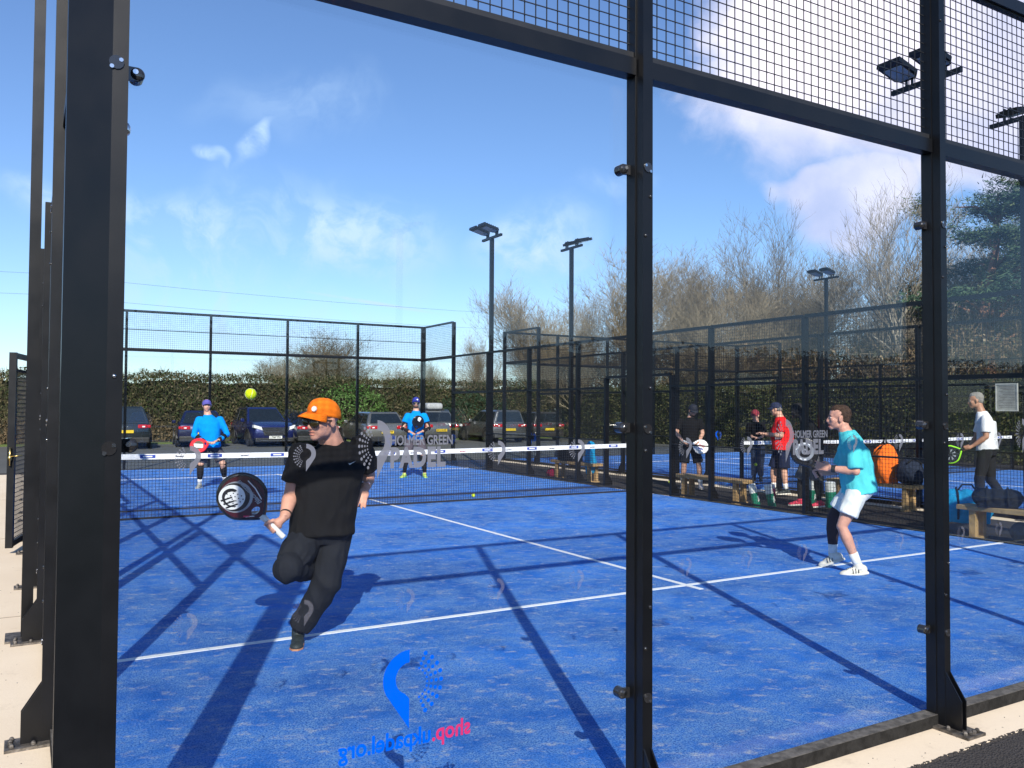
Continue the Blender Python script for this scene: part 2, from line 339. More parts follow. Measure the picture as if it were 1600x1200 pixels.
def wall(name, label, O, d, n, posts, panels, rails, near=False, group=None, skip=(), detail=1, pw=.03, pane_logo=None):
    """one glazed and meshed side of a padel cage: posts (s, height), panels (s0, s1, kind, z0, z1), rails (s0, s1, z)"""
    root = empty(name, (O[0], O[1], 0), label=label, cat='court wall', group=group)
    def T(s, o, z): return (d[0]*s+n[0]*o, d[1]*s+n[1]*o, z)
    def B(mb, s0, s1, o0, o1, z0, z1): a, b = sorted_box(T(s0, o0, z0), T(s1, o1, z1)); mb.box(tuple(a), tuple(b))
    for s, h in posts:
        if s in skip: continue
        m = MB(); B(m, s-pw, s+pw, 0, .055, -.05, h); B(m, s-pw*.82, s+pw*.82, .055, .1, -.05, h-.002)
        if detail:
            for q in (-.018, .018):
                m.prism([(.1, -.045), (.185, -.045), (.185, .11), (.1, .24)], s+q-.0035, s+q+.0035, lambda x, y, z: T(z, x, y))
        p = m.build('post', BLACK, root)
        if detail:
            pl = MB(); B(pl, s-.075, s+.075, -.0, .25, -.05, -.036)
            for a, c in ((-.05, .22), (-.017, .225), (.017, .225), (.05, .22), (-.05, .13), (.05, .13)):
                t = T(s+a, c, 0); pl.ell((t[0], t[1], -.03), (.012, .012, .014), 8, 5)
            pl.build('base_plate', WELD, p)
        if detail > 1:
            for z in (.44, 1.5, 2.55):
                if z < h-.5: clamp_mb(T, s, z, -1).build('glass_clamp', [SHINY, CHROME], p, smooth=False)
            bolt_heads(T, s, [z for z in (.63, .79, 1.41, 1.66, 2.27, 2.43, 3.62) if z < h]).build('bolt', SHINY, p, smooth=True)
    for s0, s1, kind, z0, z1 in panels:
        if kind == 'glass':
            g = MB(); B(g, s0+.003, s1-.003, -.012, 0, z0, z1); g = g.build('glass_pane', GLASS, root)
            if pane_logo: pane_logo(g, T, s0, s1)
        else:
            m = MB(); w = .0018
            for k in range(int((s1-s0)/.05)+1):
                s = s0+.02+k*.05
                if s < s1-.01: B(m, s-w, s+w, .012-w, .012+w, z0, z1)
            for k in range(int((z1-z0)/.05)+1):
                z = z0+.025+k*.05
                if z < z1: B(m, s0+.01, s1-.01, .0165-w, .0165+w, z-w, z+w)
            fr = .018
            B(m, s0+pw, s1-pw, .02, .045, z1-.03, z1-.004); B(m, s0+pw, s1-pw, .02, .045, z0, z0+.03)
            m.build('mesh_panel', BLACKM, root)
    for s0, s1, z, h in rails:
        m = MB(); B(m, s0+pw, s1-pw, .002, .062, z-h, z); m.build('rail', BLACK, root)
    c = MB(); L0 = min(p[0] for p in posts); L1 = max(p[0] for p in posts)
    segs = [(L0, L1)] if detail != 3 else [(L0, L1)]
    if len(posts) > 8: segs = [(L0, 9.0), (11.0, L1)]
    for a, b in segs: B(c, a+.02, b-.02, -.016, .062, -.05, .010)
    c.build('curb', CURB, root); c = MB()
    for a, b in segs: B(c, a+.021, b-.021, -.014, .060, .0102, .0135)
    c.build('curb_top', CURBT, root)
    return root
def near_logos(g, T, s0, s1):
    """vinyl marks on a pane"""
    j = int(round(s0/1.97))
    for row, z in enumerate((1.41, .905)):
        for k in range(5):
            s = s0+.02+.29*0+(.27+.36*k) ; mb = MB()
            t0 = lambda x, y, q, s=s, z=z: T(s+x, .0006+q, z+y)
            if k == 2 and row == 0:
                t1 = lambda x, y, q: T(s-.115+x*.72, .0006+q, z+.022+y)
                logo(mb, t1, .20)
                add_mesh(mb, text_mesh('HOLMER GREEN', .047, .0003, .0012, 'LEFT'), lambda x, y, q: T(s-.065+x*.70, .001+q, z+.050+y))
                add_mesh(mb, text_mesh('PADEL', .092, .0003, .005, 'LEFT', spacing=1.12), lambda x, y, q: T(s-.065+x*.72, .001+q, z-.012+y))
                mb.build('club_sign', FROST if j == 0 else FROST1, g)
            else:
                logo(mb, t0, .090 if row == 0 else .085); mb.build('logo_sticker', (FROST if j == 0 else FROST1) if row == 0 else FROST2, g)
    if j == 0:
        BL = decal_mat('blue_vinyl', (.0, .16, .90), .84); PK = decal_mat('pink_vinyl', (.72, .05, .22), .84)
        mb = MB(); logo(mb, lambda x, y, q: T(1.03+x, .0006+q, .60+y), .27, True); mb.build('blue_logo', BL, g)
        a = text_mesh('shop.', .083, .0003, .002, 'LEFT'); w1 = max(v.co.x for v in a.vertices)+.004
        mb = MB(); add_mesh(mb, a, lambda x, y, q: T(1.265-x*.86, .001+q, .43+y)); mb.build('pink_lettering', PK, g)
        mb = MB(); add_mesh(mb, text_mesh('ukpadel.org', .083, .0003, .002, 'LEFT'), lambda x, y, q: T(1.265-(w1+x)*.86, .001+q, .43+y)); mb.build('blue_lettering', BL, g)
def end_logos(g, T, s0, s1):
    if int(s0) % 8 == 0 or s0 == 8: mb = MB(); logo(mb, lambda x, y, q: T(s0+1.0+x, -.0135-q, .62+y), .36, True); mb.build('blue_logo', decal_mat('blue_vinyl_far', (.0, .14, .75), .85) if 'blue_vinyl_far' not in MATS else MATS['blue_vinyl_far'], g)
def court(X, tagn, lb):
    e = 5 if X == 0 else 0
    xs = [0, 2.0-.0, 3.97, 5.95, 7.95, 9.98]
    H = 3.95
    near_p = [(x, H) for x in xs]
    pn = []; rl = []
    for a, b in zip(xs, xs[1:]): pn += [(a, b, 'glass', .0, 2.94), (a, b, 'mesh', 3.0, H-.05)]; rl += [(a, b, 3.0, .07), (a, b, H, .07)]
    w1 = wall('glass_back_wall', lb[0], (X, .04), (1, 0), (0, -1), near_p, pn, rl, skip=(0,), detail=2 if X == 0 else 1, group='padel cage walls', pane_logo=near_logos if X == 0 else None)
    # chamfered corner post of this wall
    if X == 0:
        c = MB().prism([(.05, -.10), (.092, -.10), (.092, -.01), (.03, .05), (-.06, .05), (-.06, -.01)], -.05, H); c.build('corner_post', BLACK, w1)
        k = clamp_mb(lambda s, o, z: (s, -o, z), .06, 2.56, 1); k.build('glass_clamp', [SHINY, CHROME], w1); k = clamp_mb(lambda s, o, z: (s, -o, z), .06, 1.46, 1); k.build('glass_clamp', [SHINY, CHROME], w1)
        b = MB(); b.ell((.093, -.06, 2.38), (.012, .012, .02), 8, 6); b.ell((.07, -.102, 1.66), (.006, .004, .006), 8, 5); b.build('bolt', CHROME, w1, smooth=True)
    else:
        MB().box((-.05, -.1, -.05), (.05, 0, H)).build('corner_post', BLACK, w1)
    xs = [0, 2, 4, 6, 8, 10]; pn = []; rl = []
    for a, b in zip(xs, xs[1:]): pn += [(a, b, 'glass', 0, 2.94), (a, b, 'mesh', 3.0, H)]; rl += [(a, b, 3.0, .05), (a, b, H+.03, .05), (a, b, 3.5, .012)]
    wall('glass_end_wall', lb[1], (X, 19.98), (1, 0), (0, 1), [(x, H+.03) for x in xs], pn, rl, group='padel cage walls', pane_logo=end_logos)
    ys = [0, 2, 4, 6, 8, 9, 11, 12, 14, 16, 18, 20]; hs = [H, H, 3, 3, 3, 2.2, 2.2, 3, 3, 3, H, H]
    P = list(zip(ys, hs)); pn = []; rl = []
    for i, (a, b) in enumerate(zip(ys, ys[1:])):
        c = min(i, len(ys)-2-i)
        if c == 0: pn += [(a, b, 'glass', 0, 2.94), (a, b, 'mesh', 3.0, H)]; rl += [(a, b, 3.0, .05), (a, b, H+.02, .05)]
        elif c == 1: pn += [(a, b, 'glass', 0, 1.96), (a, b, 'mesh', 2.0, 3.0)]; rl += [(a, b, 2.02, .05), (a, b, 3.02, .05)]
        elif a == 9: pn += [(a, b, 'mesh', 2.2, 3.0)]; rl += [(a, b, 2.24, .05), (a-.1, b+.1, 3.02, .05)]
        else: pn += [(a, b, 'mesh', .03, 3.0)]; rl += [(a, b, 2.02, .045), (a, b, 3.02, .05), (a, b, .95, .02)]
    for side, nx, x in (('l', -1, X+.05), ('r', 1, X+9.99)):
        w = wall('mesh_side_wall', lb[2 if side == 'l' else 3], (x, 0), (0, 1), (nx, 0), P, pn, rl, skip=(0,) if side == 'l' and X == 0 else (), detail=2 if (X == 0 and side == 'l') else 1, group='padel cage walls')
        if X == 0 and side == 'l':
            g = MB().prism([(2.0, 3.66), (2.0, 2.93), (2.75, 3.03)], -.063, -.055, lambda x_, y_, z_: (z_, x_, y_)); g.build('brace_plate', BLACK, w)
court(0, 'a', ['near glass wall with black posts, frosted club signs and mesh along its top', 'glass end wall of the near court in front of the parked cars', 'side wall of the near court at the left edge, seen edge on behind the corner post', 'mesh side wall between the near court and the benches'])
court(CX2, 'b', ['near glass wall of the second court, right of the benches', 'glass end wall of the second court, on the car park side', 'mesh side wall of the second court just behind the benches', 'mesh side wall of the second court beside the tall hedge'])

# gate folded back beside the left wall
gt = empty('gate', (-.27, 8.0, 0), R(-12), label='narrow black mesh gate standing open at the left edge beside the cage', cat='gate')
f = MB(); f.box((-.035, 0, .02), (.035, .06, 2.16)); f.box((-.02, .88, .02), (.02, .94, 2.16)); f.box((-.02, .06, 2.10), (.02, .88, 2.16)); f.box((-.02, .06, .02), (.02, .88, .08)); f.box((-.02, .06, 1.95), (.02, .88, 1.98)); f.build('gate_frame', BLACK, gt)
m = MB()
for k in range(17): m.box((-.003, .07+k*.05, .08), (.003, .075+k*.05, 1.95))
for k in range(38): m.box((-.003, .06, .1+k*.05), (.003, .88, .105+k*.05))
m.build('mesh_panel', BLACKM, gt)
m = MB(); m.tube([(.0, -.03, .92), (.0, -.03, 1.12)], .012); m.tube([(0, -.03, 1.02), (.12, -.03, 1.03)], .007); m.ell((0, -.03, 1.0), (.022, .022, .035)); m.build('latch', mat('brass', (.55, .40, .15), .3, 1.0), gt, smooth=True)

# ------------------------------------------------------------------ nets
NETW = mat('white_net_tape', (.80, .81, .82), .7, bump=.1); NETC = mat('black_net_cord', (.012, .013, .02), .8); NBL = mat('blue_banner_label', (.03, .06, .33), .6); NTX = mat('grey_print', (.12, .12, .14), .7); NRD = mat('red_print', (.45, .12, .10), .7)
def net(X, lb):
    r = empty('court_net', (X, 10, 0), label=lb, cat='net', group='padel nets'); x0, x1 = .0, 10.04
    top = lambda x: .88+.04*abs(x-5.02)/5.02
    m = MB(); N = 220
    for k in range(N+1): x = x0+(x1-x0)*k/N; m.box((x-.0022, -.0022, .01), (x+.0022, .0022, top(x)-.05))
    for j in range(20):
        z = .02+j*.0415
        for a in range(10):
            xa = x0+(x1-x0)*a/10; xb = x0+(x1-x0)*(a+1)/10; m.tube([(xa, 0, z*top(xa)/.88), (xb, 0, z*top(xb)/.88)], .0026, 4, False)
    m.box((x0, -.004, .004), (x1, .004, .03)); m.box((x0, -.003, .115), (x1, .003, .135))
    m.build('netting', NETC, r)
    t = MB()
    for a in range(40):
        xa = x0+(x1-x0)*a/40; xb = x0+(x1-x0)*(a+1)/40; i = len(t.v); w = [.002*math.sin(a*1.7), .002*math.sin((a+1)*1.7)]
        for xx, ww in ((xa, w[0]), (xb, w[1])): t.v += [(xx, -.008+ww, top(xx)), (xx, -.006+ww, top(xx)-.075), (xx, .008+ww, top(xx)-.075), (xx, .006+ww, top(xx))]
        t.q([(0, 1, 5, 4), (1, 2, 6, 5), (2, 3, 7, 6), (3, 0, 4, 7)], i)
    t = t.build('net_tape', NETW, r)
    for k in range(11):
        x = .45+k*.9; b = MB().box((x-.10, -.0125, top(x)-.056), (x+.10, -.0105, top(x)-.012)).build('blue_label', NBL, t)
        MB().box((x-.06, -.014, top(x)-.044), (x+.06, -.0125, top(x)-.026)).build('pale_lettering', NETW, b)
        g = MB(); w = [(0, -.012), (.02, .0), (.045, -.004), (.07, .002), (.10, -.002), (.12, .004), (.12, -.010), (.09, -.016), (.05, -.013), (.02, -.018)]
        g.prism(w, -.0125, -.0105, lambda a, c, y: (x+.36+a, y, top(x)-.034+c)); g.build('small_lettering', NRD if k == 6 else NTX, t)
    for x in (.0, 10.04): MB().box((x-.03, -.03, -.05), (x+.03, .03, 1.0)).build('net_post', BLACK, r)
    MB().box((4.995, -.012, 0), (5.045, -.009, .84)).build('centre_strap', NETW, r) if False else None
net(0, 'black net with white tape and blue labels across the near court'); net(CX2, 'black net with white tape across the second court')

# ------------------------------------------------------------------ floodlights
LAMPG = mat('lamp_glass', (.35, .38, .42), .15, var=.1, spec=.8)
def floodlight(x, y, side, lb, H=6.05, spread=.5, pw=.045):
    r = empty('floodlight', (x, y, -.05), label=lb, cat='floodlight', group='floodlight masts around the courts')
    MB().box((-pw, -pw, 0), (pw, pw, H-.05)).build('mast', BLACK, r)
    MB().box((-.13, -.13, 0), (.13, .13, .015)).build('base_plate', WELD, r)
    a = MB(); a.box((-.03, -spread, H-.05), (.03, spread, H+.01)); a = a.build('cross_arm', BLACK, r)
    for q in (-.24, .24) if pw < .06 else (-.42, .42):
        l = MB(); Tm = Matrix.Translation((side*.22, q, H+.17)) @ Matrix.Rotation(-side*R(14), 4, 'Y')
        TT = lambda X_, Y_, Z_: tuple(Tm @ Vector((X_, Y_, Z_)))
        l.prism([(-.24, -.17), (.16, -.17), (.24, -.10), (.24, .10), (.16, .17), (-.24, .17)], -.03, .035, TT)
        for k in range(6): l.prism([(-.2+k*.06, -.13), (-.185+k*.06, -.13), (-.185+k*.06, .13), (-.2+k*.06, .13)], .035, .062, TT)
        l = l.build('lamp_head', BLACK, r); MB().prism([(-.14, -.13), (.19, -.13), (.19, .13), (-.14, .13)], -.038, -.0302, TT).build('lamp_lens', LAMPG, l)
        MB().box((-.012, q-.05, H+.0), (.03, q-.035, H+.2)).box((-.012, q+.035, H+.0), (.03, q+.05, H+.2)).build('bracket', BLACK, l)
    return r
floodlight(10.20, 16.15, -1, 'black floodlight mast just right of the glass end wall, lamps turned left')
floodlight(CX2-.08, 16.2, 1, 'black floodlight mast in front of the bare trees, lamps turned right')
floodlight(CX2+10.15, 16.1, -1, 'farthest and lowest looking black floodlight mast, among bare trees on the right')
floodlight(10.20, 4.12, -1, 'black floodlight mast whose lamps show high behind the mesh at the upper right')
floodlight(CX2-.08, 4.2, 1, 'black floodlight mast cut by the right edge of the photo')
floodlight(-.105, 4.15, 1, 'black floodlight mast rising behind the corner post on the left', pw=.036)
floodlight(8.45, -18.0, 1, 'floodlight mast standing behind the camera, seen only as a reflection in the near glass', spread=.62, pw=.07, H=6.3)

# ------------------------------------------------------------------ hedges and trees
def leaf_mat(name, cols, rough=.75, low=None, tl=.25):
    m = bpy.data.materials.new(name); m.use_nodes = True; t = m.node_tree; b = t.nodes['Principled BSDF']
    g = nd(t, 'ShaderNodeNewGeometry'); rp = g.outputs['Random Per Island']; P = g.outputs['Position']
    cr = t.nodes.new('ShaderNodeValToRGB'); cr.color_ramp.interpolation = 'CONSTANT' if len(cols) > 3 else 'LINEAR'
    els = cr.color_ramp.elements; els[0].color = (*cols[0], 1); els[1].color = (*cols[-1], 1); els[1].position = (len(cols)-1)/len(cols)
    for k in range(1, len(cols)-1): e = els.new(k/len(cols)); e.color = (*cols[k], 1)
    n = noi(t, P, .45, 4.0, .6); f = mth(t, 'ADD', mth(t, 'MULTIPLY', rp, .62), mth(t, 'MULTIPLY', sm(t, n, .3, .7), .38))
    t.links.new(f, cr.inputs[0]); c = cr.outputs[0]
    if low:
        z = nd(t, 'ShaderNodeSeparateXYZ', {0: P}).outputs['Z']; w = mth(t, 'ADD', z, mth(t, 'MULTIPLY', noi(t, P, .5, 3.0), 2.2))
        c = mix(t, sm(t, w, low[1], low[1]+.9, .9, 0.0), c, low[0])
    t.links.new(c, b.inputs['Base Color']); b.inputs['Roughness'].default_value = rough; b.inputs['Specular IOR Level'].default_value = .25
    MATS[name] = m; return m
HEDGE1 = leaf_mat('hedge_leaves', [(.02, .032, .010), (.075, .07, .03), (.038, .055, .015), (.11, .09, .048), (.032, .042, .02), (.15, .125, .075)], low=((.14, .10, .058), 1.6))
HEDGE2 = leaf_mat('hedge_leaves_green', [(.022, .035, .012), (.05, .06, .018), (.09, .085, .035), (.035, .05, .016), (.10, .10, .03)])
CORE = mat('hedge_inside', (.022, .022, .012), .95, var=.4)
LAUREL = leaf_mat('laurel_leaves', [(.04, .10, .02), (.09, .17, .04), (.06, .12, .03), (.13, .22, .06)])
def foliage_cards(mb, rng, n, pick, size, twig=.25, up=.0):
    for _ in range(n):
        p, nn = pick(rng); a = rng.uniform(0, 6.283); tw = rng.random() < twig
        d = Vector((rng.gauss(0, 1), rng.gauss(0, 1), rng.gauss(0, 1)+(1.2 if tw else 0))).normalized()
        e = d.cross(Vector(nn)+Vector((rng.gauss(0, .6), rng.gauss(0, .6), rng.gauss(0, .6)))).normalized()
        L, W = (size*rng.uniform(1.4, 4.5), size*.09) if tw else (size*rng.uniform(.5, 1.1), size*rng.uniform(.3, .6))
        q = Vector(p); i = len(mb.v)
        mb.v += [tuple(q-d*L*.5), tuple(q+e*W*.5), tuple(q+d*L*.5), tuple(q-e*W*.5)]; mb.f.append((i, i+1, i+2, i+3)); mb.m.append(mb.mi)
def hedge(name, label, x0, y0, x1, y1, h, m, n, seed, faces, size=.13, twig=.3, lump=.25):
    r = empty(name, ((x0+x1)/2, (y0+y1)/2, 0), label=label, cat='hedge'); cx, cy = (x0+x1)/2, (y0+y1)/2; rg = random.Random(seed)
    hh = lambda x, y: h+lump*(noise.noise(Vector((x*.5, y*.5, seed)))+.6*noise.noise(Vector((x*1.7, y*1.7, seed))))
    c = MB(); nx = max(1, int((x1-x0)/.8)); ny = max(1, int((y1-y0)/.8))
    for i in range(nx):
        for j in range(ny):
            xa = x0+(x1-x0)*i/nx; ya = y0+(y1-y0)*j/ny; xb = x0+(x1-x0)*(i+1)/nx; yb = y0+(y1-y0)*(j+1)/ny
            ins = lambda v, a, b: min(max(v, a+.25), b-.25)
            c.box((ins(xa, x0, x1)-cx, ins(ya, y0, y1)-cy, -.1), (ins(xb, x0, x1)-cx, ins(yb, y0, y1)-cy, hh(xa, ya)-.3))
    c.build('stems', CORE, r)
    def pick(rg):
        f = rg.choice(faces); dep = abs(rg.gauss(0, .16))
        if f == 'y-': x = rg.uniform(x0, x1); z = rg.uniform(-.05, 1)**.9*hh(x, y0) if False else rg.uniform(-.08, hh(x, y0)); b = .22*noise.noise(Vector((x*.9, z*1.3, seed+3))); return (x-cx, y0-cy+dep+b, z), (0, -1, 0)
        if f == 'x-': y = rg.uniform(y0, y1); z = rg.uniform(-.08, hh(x0, y)); b = .22*noise.noise(Vector((y*.9, z*1.3, seed+3))); return (x0-cx+dep+b, y-cy, z), (-1, 0, 0)
        x = rg.uniform(x0, x1); y = rg.uniform(y0, y1); return (x-cx, y-cy, hh(x, y)-dep+.05+abs(rg.gauss(0, .06))), (0, 0, 1)
    b = MB(); foliage_cards(b, rg, n, pick, size, twig); b.build('foliage', m, r); return r
hedge('hedge', 'long tall brown and green hedge running behind the parked cars', -24, 36.6, 25.5, 38.6, 2.95, HEDGE1, 62000, 1, ['y-', 'y-', 'y-', 't'], .17, .35)
hedge('hedge', 'clipped dark green hedge along the right side behind the second court', 25.6, -8, 27.6, 36.6, 2.62, HEDGE2, 52000, 2, ['x-', 'x-', 'x-', 't'], .13, .2, .12)
def shrub(x, y, w, d, h, m, n, label, seed, size=.12, twig=.1, grp=None, name='shrub'):
    r = empty(name, (x, y, 0), label=label, cat='shrub', group=grp); rg = random.Random(seed); b = MB()
    def pick(rg):
        v = Vector((rg.gauss(0, 1), rg.gauss(0, 1), rg.gauss(0, 1))).normalized(); s = rg.uniform(.72, 1)*(1+.3*noise.noise(v*2.2+Vector((seed, 0, 0))))
        return (v.x*w*s, v.y*d*s, max(.02, h*.5+v.z*h*.5*s)), tuple(v)
    foliage_cards(b, rg, n, pick, size, twig); b.build('leaves', m, r)
    st = MB(); rg = random.Random(seed+1)
    for k in range(9): a = rg.uniform(0, 6.28); st.tube([(0, 0, 0), (w*.3*math.cos(a), d*.3*math.sin(a), h*.4), (w*.7*math.cos(a), d*.7*math.sin(a), h*.8)], [.03, .02, .008], 5)
    st.build('stem', BARK, r, smooth=True); return r
BARK = mat('bark', (.16, .14, .10), .9, var=.4, scale=4, bump=.5); BARKP = mat('pine_bark', (.26, .13, .08), .9, var=.4, scale=3, bump=.5)
TWIG = leaf_mat('bare_twigs', [(.105, .078, .046), (.165, .13, .08), (.25, .21, .14)]); TWIG2 = leaf_mat('pale_twigs', [(.15, .125, .09), (.22, .19, .14), (.28, .25, .20)]); BARKB = mat('pale_bark', (.34, .31, .25), .85, var=.35, scale=3, bump=.3)
shrub(13.6, 36.3, 1.9, .7, 2.7, LAUREL, 4200, 'bright green leafy shrub in the hedge behind the silver hatchback', 5, .15)
shrub(20.3, 36.1, 2.3, .8, 2.4, leaf_mat('dark_ivy', [(.015, .035, .02), (.03, .06, .03), (.02, .045, .022)]), 4200, 'dark green shrub in the hedge right of the estate car', 6, .14)
for i, (x, y, lb) in enumerate(((9.7, 35.6, 'low patch of green weeds under the hedge left of the blue front-facing car'), (20.2, 35.2, 'low bright green weeds under the hedge behind the silver van'), (22.5, 35.3, 'low green weeds at the far right end of the car park'), (6.7, 35.6, 'small green weeds under the brown part of the hedge'))):
    shrub(x, y, 1.0, .4, .5, LAUREL, 700, lb, 11+i, .10, .3, 'weeds under the hedge', 'weeds')
def bare_tree(seed, h, spread=1.0, up_=.45, fork=.25, dens=1.0, tr=.16, nl=4, twl=.8):
    rg = random.Random(seed); big = MB(); tw = MB()
    def seg(mb, a, b, ra, rb, n):
        d = (b-a); 
        if d.length < 1e-4: return
        d.normalize(); o = d.orthogonal().normalized(); e = d.cross(o); i = len(mb.v)
        for c, r in ((a, ra), (b, rb)):
            for k in range(n): t = 6.2832*k/n; mb.v.append(tuple(c+(o*math.cos(t)+e*math.sin(t))*r))
        for k in range(n): mb.f.append((i+k, i+(k+1) % n, i+n+(k+1) % n, i+n+k)); mb.m.append(0)
    def grow(p, d, L, r, lv):
        ns = 4 if lv < 3 else 2; q = p; kids_ = []
        for k in range(ns):
            d2 = (d+Vector((rg.gauss(0, .13), rg.gauss(0, .13), rg.gauss(0, .08)+up_*.12))).normalized(); nq = q+d2*L/ns
            ra = r*(1-.75*k/ns); rb = r*(1-.75*(k+1)/ns); seg(big if lv < 2 else tw, q, nq, ra, max(rb, .0035), 6 if lv < 2 else 3)
            q = nq; d = d2
            if lv < nl and (lv > 0 or (k+1)/ns >= fork):
                for _ in range(max(1, int(round(rg.uniform(1.2, 2.6)*dens*(1.5 if lv == 0 else 1))))): kids_.append((q.copy(), d.copy(), rb))
        for (kp, kd, kr) in kids_:
            a = rg.uniform(0, 6.283); o = kd.orthogonal().normalized(); e = kd.cross(o); s = rg.uniform(.45, 1.0)*spread
            nd_ = (kd+(o*math.cos(a)+e*math.sin(a))*s+Vector((0, 0, up_*.5))).normalized()
            grow(kp, nd_, L*rg.uniform(.42, .68)*(twl if lv >= 3 else 1), max(kr*.62, .007), lv+1)
    grow(Vector((0, 0, -.2)), Vector((rg.gauss(0, .05), rg.gauss(0, .05), 1)).normalized(), h*.56, tr, 0)
    zm = max(v[2] for v in tw.v); k = h/zm
    for mb in (big, tw): mb.v = [(x*k, y*k, z*k) for x, y, z in mb.v]
    return big, tw
def tree_thing(seed, h, bark, twm, name='bare_tree', **k):
    b, t = bare_tree(seed, h, **k); r = empty(name)
    b.build('trunk', bark, r, smooth=True); t.build('crown', twm, r); return r
protos = [tree_thing(21, 11, BARK, TWIG, dens=1.5, spread=1.0, tr=.24, fork=.12, nl=4), tree_thing(22, 11, BARK, TWIG, dens=1.55, spread=.85, tr=.22, fork=.1, nl=4, up_=.7), tree_thing(23, 12, BARKB, TWIG2, dens=1.15, spread=.7, fork=.25, up_=.6, nl=4, tr=.26)]
NB = len(protos); usedp = set()
def put_tree(k, x, y, h, rz, label, wx=1.0, grp='bare winter trees behind the hedge'):
    o = protos[k]
    if k in usedp: o = clone(protos[k])
    usedp.add(k); hb = 12.0 if k == 2 else 11.0
    o.location = (x, y, 0); o.rotation_euler = (0, 0, rz); o.scale = (h/hb*wx, h/hb*wx, h/hb)
    return tag(o, label, 'tree', grp)
TR = [(0, 26.1, 35.1, 8.9, 'bare brown tree right beside the second floodlight mast, lowest on the left of the thicket'), (1, 28.0, 38.0, 10.0, 'bare bushy tree just left of the middle black post'), (0, 28.2, 32.3, 11.0, 'bare brown tree seen half behind the middle black post'), (1, 30.3, 31.8, 11.4, 'bare tree just right of the middle black post, with many upright twigs'),
 (0, 30.4, 29.0, 10.2, 'bare brown tree above the man in the dark cap'), (2, 33.3, 28.9, 12.9, 'tall pale bare tree with a narrow top standing above the brown thicket'), (1, 32.3, 25.5, 10.2, 'bare brown tree left of the farthest floodlight mast'), (0, 32.6, 23.6, 9.3, 'bare brown tree right behind the farthest floodlight mast'), (1, 36.7, 24.8, 9.2, 'low bare tree right of the farthest floodlight mast'),
 (2, 30.5, 18.1, 11.8, 'tallest pale bare tree with long branches left of the right black post'), (2, 35.9, 22.6, 10.6, 'pale bare tree partly behind the right black post'), (0, 35.5, 19.5, 10.4, 'bare tree just right of the right black post'), (2, 41.3, 21.6, 12.4, 'pale bare tree behind the pine'), (0, 43.8, 21.2, 12.6, 'bare tree at the right edge behind the pine'),
 (0, 28.6, 52.3, 7.7, 'small fan shaped bare tree right of the first floodlight mast base'), (1, 28.7, 56.7, 6.0, 'small far bare tree above the glass wall corner'), (0, 19.5, 60.3, 8.0, 'far round bare tree centred above the hedge behind the orange cap'), (1, 18.3, 64.9, 6.6, 'far low bare tree left of the round one above the hedge'), (1, 22.9, 61.3, 7.0, 'far low bare tree right of the round one above the hedge'), (0, 24.6, 58.5, 5.4, 'lowest far bare tree above the hedge near the glass corner'), (1, 29.7, 43.5, 6.8, 'low bare tree between the two nearest floodlight masts'),
 (0, 29.2, 26.0, 8.0, 'low brown tree in front of the thicket above the red shirted man'), (1, 31.0, 20.8, 7.0, 'low brown tree in front of the tall pale one'), (0, 27.4, 38.5, 7.6, 'low brown tree at the far corner of the hedges'), (1, 34.6, 30.4, 10.5, 'bare tree at the back of the thicket, middle'), (0, 33.8, 15.2, 6.5, 'low reddish brown tree under the pine')]
for i, (k, x, y, h, lb) in enumerate(TR): put_tree(k, x, y, h, i*2.3, lb, 2.1 if 16 <= i <= 19 else .95 if i in (0, 14, 15, 20, 23) else 1.25)
def bush_band(name, label, pts, m, n, seed, h, w, size=.2):
    r = empty(name, (pts[0][0], pts[0][1], 0), label=label, cat='undergrowth'); rg = random.Random(seed); b = MB()
    def pick(rg):
        t = rg.random()*(len(pts)-1); i = int(t); f = t-i; p = Vector(pts[i]).lerp(Vector(pts[min(i+1, len(pts)-1)]), f); hh = h*(1+.35*noise.noise(Vector((p.x*.4, p.y*.4, seed))))
        return (p.x-pts[0][0]+rg.gauss(0, w), p.y-pts[0][1]+rg.gauss(0, w), hh*(1-rg.random()**1.6)), (rg.gauss(0, 1), -1, rg.gauss(0, .5))
    foliage_cards(b, rg, n, pick, size, .6); return tag(b.build(name, m, r), None) and r
bush_band('undergrowth', 'brown tangled undergrowth above the clipped hedge, under the bare trees', [(29, 40), (29.5, 30), (30, 20), (31, 12), (32, 6)], leaf_mat('undergrowth', [(.09, .06, .035), (.17, .12, .07), (.05, .05, .025), (.25, .20, .13)]), 22000, 31, 4.2, .9, .26)
PINE = leaf_mat('pine_needles', [(.016, .04, .028), (.03, .065, .04), (.05, .09, .045), (.09, .12, .05)])
